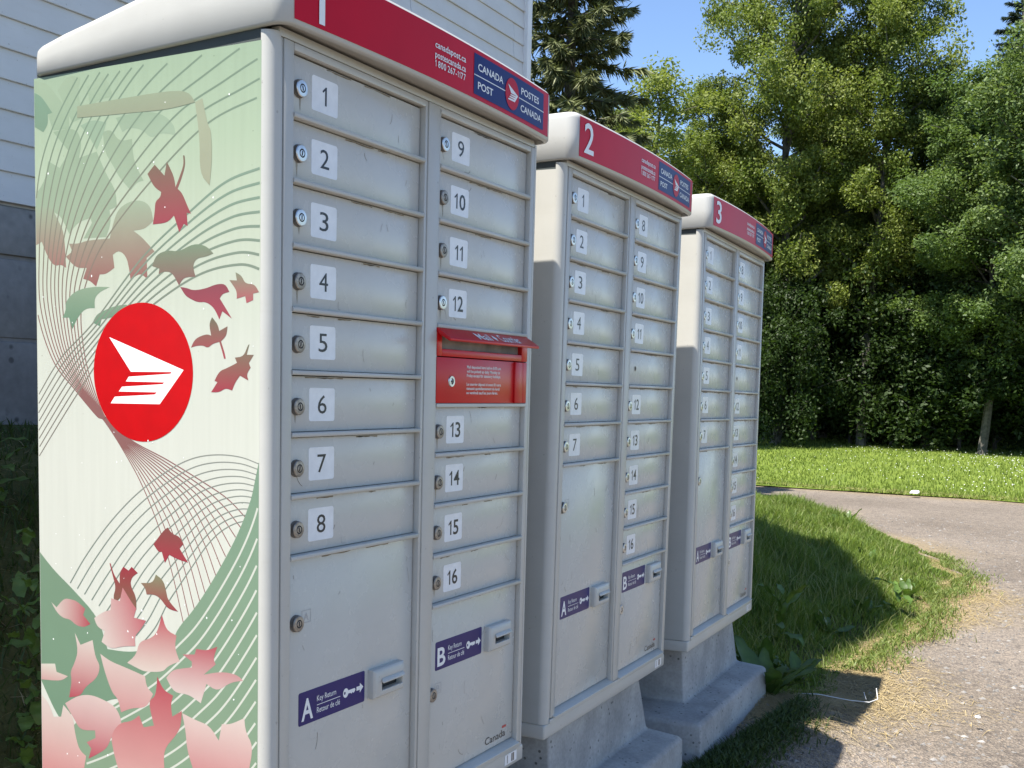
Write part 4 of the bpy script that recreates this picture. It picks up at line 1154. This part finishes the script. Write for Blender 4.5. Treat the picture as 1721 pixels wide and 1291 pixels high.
# ---- broad-leaved weeds: every leaf a part
LEAFM = {}
def weed_leaf(kind, seed):
    k = (kind, seed)
    if k in LEAFM: return LEAFM[k]
    rr = random.Random(seed * 7 + kind)
    nl, V, F, Cc = 7, [], [], []
    Ln = {0: .24, 1: .13, 2: .09}[kind]; Wd = {0: .046, 1: .022, 2: .020}[kind]
    arch = rr.uniform(.25, .6); tw = rr.uniform(-.3, .3); wav = rr.uniform(0, 6)
    base = np.array({0: (.070, .125, .025), 1: (.095, .16, .03), 2: (.10, .17, .035)}[kind])
    for i in range(nl + 1):
        t = i / nl
        wdt = Wd * (math.sin(math.pi * min(1, t * .93 + .05)) ** .7) * (1 - .35 * t) + .003
        xx = Ln * t * math.cos(arch * t); zz = Ln * t * (.75 - arch * t * .9)
        for s in (-1, 0, 1):
            wv = 1 + .13 * math.sin(7 * t * 3 + wav + s)
            V.append((xx, s * wdt * wv / 1.0 + tw * t * .02, zz + (.22 * wdt if s else 0) + .006 * math.sin(12 * t + s + wav)))
            Cc.append(base * (1.25 if s == 0 else 1.0) * rr.uniform(.85, 1.15))
    for i in range(nl):
        for s in (0, 1): a = i * 3 + s; F.append((a, a + 3, a + 4, a + 1))
    LEAFM[k] = npmesh("leaf", V, np.array(F), smooth=True, col=np.array(Cc)); LEAFM[k].materials.append(M["weed"])
    return LEAFM[k]

def weed(x, y, z, kind, n, sc, seed, label, group="broad-leaved weeds round the mailboxes"):
    rr = random.Random(seed)
    root = empty("weed_plant", (x, y, z - .01)); tag(root, label, "weed", group)
    for i in range(n):
        o = link("leaf", weed_leaf(kind, rr.randint(0, 4)), root)
        s = sc * rr.uniform(.65, 1.15)
        o.scale = (s, s, s)
        o.rotation_euler = (rr.uniform(-.3, .3), rr.uniform(-.75, .25) if kind == 0 else rr.uniform(-.6, .5), 2.4 * i + rr.uniform(-.4, .4))
        o.location = (rr.uniform(-.02, .02), rr.uniform(-.02, .02), (0.0 if kind == 0 else .028 * i * sc))
    return root
def wz(x, y): return float(np.maximum(bankh(np.array([x]), np.array([y])), lotz(np.array([x]), np.array([y])))[0])
for (x, y, k, n, s, lb) in (
    (3.30, .02, 0, 15, 1.05, "large dark dock plant hugging the right end of the third concrete base"),
    (3.60, .12, 0, 12, .85, "dock plant behind the white plastic strip"),
    (3.78, .02, 0, 10, .7, "low dock plant at the verge just right of the white strip"),
    (4.35, .22, 1, 9, 1.3, "upright narrow-leaved weed between the dock plants and the sunlit grass"),
    (4.9, .10, 0, 10, .6, "pale broad-leaved weed in sunlight halfway along the verge"),
    (5.5, .02, 0, 10, .65, "broad-leaved weed at the tip of the house shadow"),
    (5.9, -.12, 1, 8, 1.2, "narrow-leaved weed on the gravel edge beyond the shadow tip"),
    (6.6, -.08, 0, 9, .6, "long-leaved dock plant on the far sunlit verge"),
    (4.7, .62, 1, 8, 1.5, "tall thin weed inside the shaded grass"),
    (7.4, .35, 0, 6, .7, "small dock plant on the crest of the sunlit bank"),
    (9.6, .95, 0, 6, .8, "weed clump on the dark skyline of the bank near the track"),
    (.12, .86, 2, 26, .8, "bushy seedling with small pointed leaves on the dark slope by the leaf panel"),
    (.26, 1.02, 2, 26, .75, "second bushy seedling higher on the dark slope"),
    (.02, .70, 0, 6, .55, "broad drooping weed low on the dark slope at the corner of the leaf panel"),
    (-.10, .52, 0, 5, .7, "big lit leaf clump at the bottom of the dark slope"),
    (.34, 1.32, 0, 6, .4, "flat rosette weed halfway up the dark slope"),
    (.62, 1.62, 1, 12, .9, "grassy weed near the foundation on the dark slope"),
):
    weed(x, y, wz(x, y), k, n, s, int(x * 100 + y * 31) + 500, lb)

# ---- trees
def px_pos(u, depth):
    a = (u - 839.8) / 1847.0; b = (645 + .0241 * (u - 482) - 813.2) / 1847.0
    return (-1.509 + depth * (.87149 + .48624 * a - .06385 * b), -1.2564 + depth * (.48275 - .8735 * a - .0629 * b))

def leaf_cloud(cen, rad, per, size, r, colA, colB, up=.85, asp=1.5):
    n = len(cen) * per
    c = np.repeat(cen, per, 0)
    d = r.normal(0, 1, (n, 3)); d /= np.linalg.norm(d, axis=1)[:, None] + 1e-9
    rr_ = np.repeat(rad, per)[:, None] * r.uniform(0.15, 1, (n, 1)) ** .6
    p = c + d * rr_ * np.array([1, 1, .8])
    nrm = r.normal(0, 1, (n, 3)) + d * .5; nrm[:, 2] += up; nrm /= np.linalg.norm(nrm, axis=1)[:, None]
    t = np.cross(nrm, r.normal(0, 1, (n, 3))); t /= np.linalg.norm(t, axis=1)[:, None] + 1e-9
    b = np.cross(nrm, t)
    s = (size * r.uniform(.6, 1.25, n))[:, None]
    V = np.stack([p - t * s * asp * .5, p - b * s * .42 + t * s * .05, p + t * s * asp * .55, p + b * s * .42 + t * s * .05], 1).reshape(-1, 3)
    i = np.arange(n) * 4
    F = np.stack([i, i + 1, i + 2, i + 3], 1)
    k = np.repeat(r.uniform(0, 1, len(cen)), per) * .55 + r.uniform(0, 1, n) * .45
    col = np.asarray(colA) * (1 - k[:, None]) + np.asarray(colB) * k[:, None]
    return V, F, np.repeat(col, 4, 0)

TP = {}
def tree_proto(key, seed, h, rmax, base, nl, per, size, colA, colB, prof, bark, lean=.0, clr=.42):
    r = np.random.default_rng(seed); rr = random.Random(seed)
    mb = MB()
    tp = [(lean * max(0, z / h) ** 1.5 + .10 * math.sin(z * .8 + seed), .08 * math.sin(z * .6 + seed * 2), z) for z in np.linspace(-.3, h * .97, 12)]
    mb.tube(tp, [max(.012, .011 * h * (1 - .9 * (i / 11)) + .005) for i in range(12)], 8)
    def tr(z):
        i = np.interp(z, [p[2] for p in tp], range(12)); j = int(min(i, 10)); f = i - j
        return np.array(tp[j]) * (1 - f) + np.array(tp[j + 1]) * f
    cen, rad = [], []
    for i in range(nl):
        t = (i + rr.random()) / nl
        z = h * (base + (1 - base) * t)
        L_ = rmax * prof(t) * rr.uniform(.55, 1.15)
        az = i * 2.4 + rr.uniform(-.6, .6); el = R(rr.uniform(12, 48))
        p0 = tr(min(z, h * .95)); pts = [tuple(p0)]
        d = np.array([math.cos(az) * math.cos(el), math.sin(az) * math.cos(el), math.sin(el)])
        for k in range(1, 5):
            d2 = d + np.array([0, 0, .12 * k if el < .5 else -.10 * k]); d2 /= np.linalg.norm(d2)
            pts.append(tuple(np.array(pts[-1]) + d2 * L_ / 4 + r.normal(0, .03, 3)))
        mb.tube(pts, [.0035 * h * (1 - t * .6) * (1 - .2 * k) + .003 for k in range(5)], 5, cap=False)
        m = max(2, int(1 + L_ * 2.6))
        for k in range(m):
            f = .35 + .7 * (k + rr.random() * .6) / m; q = min(3.999, f * 4); j = int(min(q, 3)); g = q - j
            c = np.array(pts[j]) * (1 - g) + np.array(pts[j + 1]) * g
            cen.append(c + r.normal(0, .16, 3)); rad.append(clr * rr.uniform(.65, 1.25))
    V, F, c = leaf_cloud(np.array(cen), np.array(rad), per, size, r, colA, colB)
    cm = npmesh("crown", V, F, col=c); cm.materials.append(M["leaf"])
    TP[key] = (mb.mesh("trunk", M[bark], smooth=True), cm)

def spruce_proto(key, seed, h, rmax, nw, colA, colB):
    r = np.random.default_rng(seed); rr = random.Random(seed)
    mb = MB(); mb.tube([(0, 0, -.3), (.03, .02, h * .5), (0, 0, h)], [.018 * h, .010 * h, .01], 8)
    Vs, Fs, Cs = [], [], []; off = 0
    P_, D_, S_ = [], [], []
    for w_ in range(nw):
        t = w_ / nw; z = h * (.05 + .95 * t ** .92)
        nb = 7 if t < .85 else 4
        for b_ in range(nb):
            az = b_ * 6.283 / nb + w_ * 1.1 + rr.uniform(-.3, .3)
            L_ = (rmax * (1 - t) ** .85 + .12) * rr.uniform(.7, 1.15)
            dr = rr.uniform(.05, .30) + .12 * (1 - t)
            pts = [(math.cos(az) * L_ * s, math.sin(az) * L_ * s, z - dr * L_ * s + .30 * L_ * max(0, s - .55) ** 1.3) for s in (0, .35, .7, 1)]
            mb.tube(pts, [.010 + .004 * L_, .008, .006, .003], 4, cap=False)
            n_ = int(14 + 36 * L_)
            for k in range(n_):
                s = rr.uniform(.12, 1.03); q = min(2.999, s * 3); j = int(q); g = q - j
                c = np.array(pts[j]) * (1 - g) + np.array(pts[min(j + 1, 3)]) * g
                side = rr.choice((-1, 1)) * rr.uniform(.3, 1.1)
                d = np.array([math.cos(az + side), math.sin(az + side), rr.uniform(-.9, .05)])
                P_.append(c); D_.append(d / np.linalg.norm(d)); S_.append(rr.uniform(.14, .30) * (1 - .5 * s) + .06)
    Pn, Dn, Sn = np.array(P_), np.array(D_), np.array(S_)
    n = len(Pn); sub = 7
    Pn = np.repeat(Pn, sub, 0); Dn = np.repeat(Dn, sub, 0) + r.normal(0, .25, (n * sub, 3)); Dn /= np.linalg.norm(Dn, axis=1)[:, None]; Sn = np.repeat(Sn, sub)[:, None] * .8
    sd = np.cross(Dn, r.normal(0, 1, (n * sub, 3))); sd /= np.linalg.norm(sd, axis=1)[:, None] + 1e-9
    wv = .008 + .075 * Sn
    V = np.stack([Pn, Pn + Dn * Sn * .45 + sd * wv * .5, Pn + Dn * Sn * 1.05, Pn + Dn * Sn * .45 - sd * wv * .5], 1).reshape(-1, 3)
    i = np.arange(n * sub) * 4; F = np.stack([i, i + 1, i + 2, i + 3], 1)
    k = r.uniform(0, 1, (n * sub, 1)); c = np.repeat(np.asarray(colA) * (1 - k) + np.asarray(colB) * k, 4, 0)
    cm = npmesh("crown", V, F, col=c); cm.materials.append(M["needle"])
    TP[key] = (mb.mesh("trunk", M["bark"], smooth=True), cm)

oval = lambda t: (math.sin(math.pi * min(1, .12 + .88 * t)) ** .6) * (1 - .25 * t) + .08
tall = lambda t: .35 + .75 * math.sin(math.pi * (.15 + .8 * t)) if t < .8 else 1.0 * (1 - t) * 3.2 + .1
bushp = lambda t: (1 - t) ** .4
AA, AB = (.105, .155, .028), (.25, .28, .080)
BA, BB = (.080, .135, .042), (.18, .235, .085)
tree_proto("aspen", 3, 13.0, 2.15, .22, 84, 350, .052, AA, AB, tall, "palebark")
tree_proto("aspen_b", 9, 11.5, 2.05, .22, 78, 350, .052, AA, (.235, .27, .07), oval, "palebark", .5)
tree_proto("birch", 14, 9.0, 1.8, .22, 62, 330, .050, BA, BB, oval, "palebark", .3)
tree_proto("maple", 22, 10.0, 2.5, .22, 80, 330, .058, BA, (.165, .225, .065), oval, "bark")
tree_proto("thin", 31, 8.5, 1.5, .15, 36, 170, .056, AA, AB, oval, "palebark", .2, .36)
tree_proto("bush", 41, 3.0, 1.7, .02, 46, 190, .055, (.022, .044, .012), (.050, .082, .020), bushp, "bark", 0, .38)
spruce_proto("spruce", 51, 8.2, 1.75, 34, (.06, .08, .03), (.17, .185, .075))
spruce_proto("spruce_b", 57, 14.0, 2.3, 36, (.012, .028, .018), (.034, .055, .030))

def plant_tree(name, key, x, y, sc, rot, label, cat, group=None, z=None):
    z = float(lawnh(np.array([x]), np.array([y]))[0]) if z is None else z
    root = empty(name, (x, y, z)); tag(root, label, cat, group)
    s = sc if isinstance(sc, tuple) else (sc, sc, sc)
    for nm, me in zip(("trunk", "crown"), TP[key]):
        o = link(nm, me, root); o.rotation_euler = (0, 0, rot); o.scale = s
    return root

def T(name, key, u, depth, sc, rot, label, cat="tree", group=None):
    x, y = px_pos(u, depth); return plant_tree(name, key, x, y, sc, rot, label, cat, group)

T("spruce_tree", "spruce", 945, 14.0, (.95, .95, 1.12), .4, "drooping spruce close behind the corner of the white house", "spruce")
T("aspen_tree", "thin", 1088, 24.5, (1.25, 1.25, 1.0), .3, "thin pale green tree rising behind the banner of the second mailbox unit")
T("aspen_tree", "aspen_b", 1185, 28.0, (.80, .80, .78), 1.2, "aspen half hidden behind the tall aspen above the third mailbox unit")
T("aspen_tree", "aspen", 1308, 27.5, (1.02, 1.02, 1.18), 2.2, "tallest aspen, rising above the third mailbox unit out of the frame")
T("aspen_tree", "aspen_b", 1452, 27.0, (.98, .98, 1.10), 4.0, "full bright aspen between the tallest aspen and the low gap of sky")
T("aspen_tree", "aspen", 1385, 30.0, (.85, .85, .78), 5.1, "aspen filling the notch between the two bright tall aspens")
T("birch_tree", "birch", 1565, 27.0, (1.0, 1.0, .99), .9, "low tree under the gap of sky near the right end of the wood")
T("maple_tree", "maple", 1655, 24.5, (.92, .92, .84), 2.7, "broad bluish green tree in front at the right end of the wood")
T("birch_tree", "birch", 1760, 23.0, (1.2, 1.2, 1.1), 3.3, "leafy tree cut by the right edge of the picture")
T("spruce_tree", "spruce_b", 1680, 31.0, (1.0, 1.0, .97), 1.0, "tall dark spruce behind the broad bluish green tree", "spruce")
T("maple_tree", "maple", 1330, 30.5, (.80, .80, .62), 1.5, "dense low tree under the tallest aspen at the lawn edge")
T("maple_tree", "maple", 1510, 29.6, (.72, .72, .58), 3.9, "dense low tree with the dead branches beside it")
T("birch_tree", "birch", 1235, 30.0, (.95, .95, .75), 4.4, "low leafy tree just right of the third red banner")
# the rows behind, which nothing tells apart
rr = random.Random(77)
for i, (u, d) in enumerate(((1040, 32), (1130, 36), (1215, 34), (1300, 38), (1360, 35), (1420, 39), (1490, 34), (1540, 40), (1600, 36), (1650, 40), (1720, 35), (1790, 31), (1870, 28), (1950, 26), (1000, 38), (1270, 44), (1450, 45), (1590, 46), (1750, 41), (2060, 25))):
    key = ("aspen", "maple", "aspen_b", "birch")[i % 4]
    T("woodland_tree", key, u, d, (rr.uniform(.9, 1.15),) * 2 + (rr.uniform(.66, .80) if key.startswith("aspen") else rr.uniform(.80, .92),), rr.uniform(0, 6), "dark leafy tree in the wood behind the front row", "tree", "trees deeper in the wood")
# shrubs closing the foot of the wood
for i, (u, d, s, lb) in enumerate(((1262, 30, 1.3, "shrub at the lawn edge just right of the third mailbox unit"), (1318, 28.6, 1.5, "dark shrub below the tallest aspen"), (1372, 28.2, 1.2, "shrub under the notch between the bright aspens"), (1432, 27.4, 1.2, "shrub in the darkest hollow of the wood edge"), (1500, 26.6, 1.15, "shrub left of the leaning dead branches"), (1560, 25.8, 1.3, "shrub under the low tree in the gap of sky"), (1618, 25.4, 1.2, "shrub left of the broad bluish green tree"), (1680, 24.6, 1.3, "sunflecked shrub below the broad bluish green tree"), (1745, 23.6, 1.2, "shrub at the right edge of the picture"))):
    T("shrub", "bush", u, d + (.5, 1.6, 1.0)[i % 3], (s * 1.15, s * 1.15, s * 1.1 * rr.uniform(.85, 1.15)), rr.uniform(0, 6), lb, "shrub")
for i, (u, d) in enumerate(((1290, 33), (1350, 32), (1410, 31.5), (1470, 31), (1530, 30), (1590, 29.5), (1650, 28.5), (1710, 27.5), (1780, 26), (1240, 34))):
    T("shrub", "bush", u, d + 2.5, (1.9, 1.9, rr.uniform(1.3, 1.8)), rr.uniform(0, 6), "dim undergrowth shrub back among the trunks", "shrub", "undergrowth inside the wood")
# far wood as one dark mass behind
n = 26000
u = r.uniform(880, 2150, n); d = r.uniform(47, 58, n); a = (u - 860) / 1870
x = -1.52 + d * (.8836 + .468 * a); y = -1.24 + d * (.4682 - .8835 * a); z = 9.5 * r.uniform(0, 1, n) ** .9
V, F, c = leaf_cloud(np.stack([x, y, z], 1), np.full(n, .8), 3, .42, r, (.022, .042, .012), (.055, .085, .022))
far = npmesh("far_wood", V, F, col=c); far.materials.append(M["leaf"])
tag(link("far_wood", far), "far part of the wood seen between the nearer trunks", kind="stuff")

# dead branches: bare pale sprays
def dead_tree(u, depth, h, seed, lean, label, n1=9):
    x, y = px_pos(u, depth); rr = random.Random(seed)
    root = empty("dead_tree", (x, y, float(lawnh(np.array([x]), np.array([y]))[0]))); tag(root, label, "dead tree")
    mb = MB(); pts = [(lean[0] * t ** 1.3, lean[1] * t ** 1.3, h * t) for t in (0, .3, .6, .85, 1)]
    mb.tube(pts, [.032, .028, .022, .015, .005], 7)
    mb.build("trunk", M["deadwood"], root, smooth=True)
    for i in range(n1):
        t = .35 + .62 * i / n1; b0 = Vector((lean[0] * t ** 1.3, lean[1] * t ** 1.3, h * t))
        mb = MB(); az = rr.uniform(-.7, .7) + math.atan2(lean[1], lean[0]); L_ = rr.uniform(.8, 1.9) * (1.2 - t * .5)
        p = [tuple(b0)]; d = Vector((math.cos(az), math.sin(az), rr.uniform(.15, .8))).normalized()
        for k in range(5):
            d = (d + Vector((rr.uniform(-.2, .2), rr.uniform(-.2, .2), -.04))).normalized(); p.append(tuple(Vector(p[-1]) + d * L_ / 5))
        mb.tube(p, [.022, .018, .014, .010, .007, .003], 5)
        for k in range(7):
            q = Vector(p[rr.randint(1, 4)]); e = (d + Vector((rr.uniform(-.8, .8), rr.uniform(-.8, .8), rr.uniform(-.5, .7)))).normalized()
            l = rr.uniform(.2, .7); mb.tube([tuple(q), tuple(q + e * l * .5 + Vector((0, 0, .03))), tuple(q + e * l)], [.008, .006, .002], 4)
        mb.build("branch", M["deadwood"], root, smooth=True)
T("shrub", "bush", 1306, 26.6, (1.0, 1.0, 1.25), 2.0, "narrow shrub hiding the foot of the tallest aspen", "shrub")
dead_tree(1500, 27.3, 4.6, 5, (-1.0, -2.0), "leaning dead tree with pale bare branches before the wood", 16)
dead_tree(1285, 28.6, 2.0, 9, (.5, -1.1), "small bare dead sapling at the wood edge near the third unit", 6)

# ---- litter
mb = MB()
mb.tube([(3.50, -.03, .012), (3.53, -.16, .020), (3.53, -.30, .014), (3.54, -.385, .016), (3.60, -.41, .020), (3.67, -.39, .050)], .0019, 6)
mb.tube([(3.57, -.365, .018), (3.59, -.35, .045)], .0016, 5)
tag(mb.build("plastic_strip", M["plastic"], None, smooth=True), "thin white plastic strip lying in the mailbox shadow on the gravel", "plastic strip")
def scrap(x, y, s, seed, label, z=.012):
    rr = random.Random(seed); mb = MB(lambda p: (p[0] + x, p[1] + y, p[2] + z))
    n = 7; o = [(s * rr.uniform(.6, 1.2) * math.cos(6.283 * i / n), s * rr.uniform(.6, 1.2) * math.sin(6.283 * i / n)) for i in range(n)]
    vs = [(a, b, rr.uniform(.0, .25) * s) for a, b in o] + [(a * .9, b * .9, rr.uniform(.3, .6) * s) for a, b in o] + [(0, 0, .65 * s)]
    fs = [(i, (i + 1) % n, n + (i + 1) % n, n + i) for i in range(n)] + [(n + i, n + (i + 1) % n, 2 * n) for i in range(n)] + [tuple(range(n))[::-1]]
    mb.add(vs, fs); tag(mb.build("paper_scrap", M["plastic"], None), label, "litter")
scrap(3.57, -.83, .016, 3, "small white scrap on the open gravel in the sun")
scrap(15.25, 1.15, .075, 5, "crumpled white litter at the far edge of the gravel track")
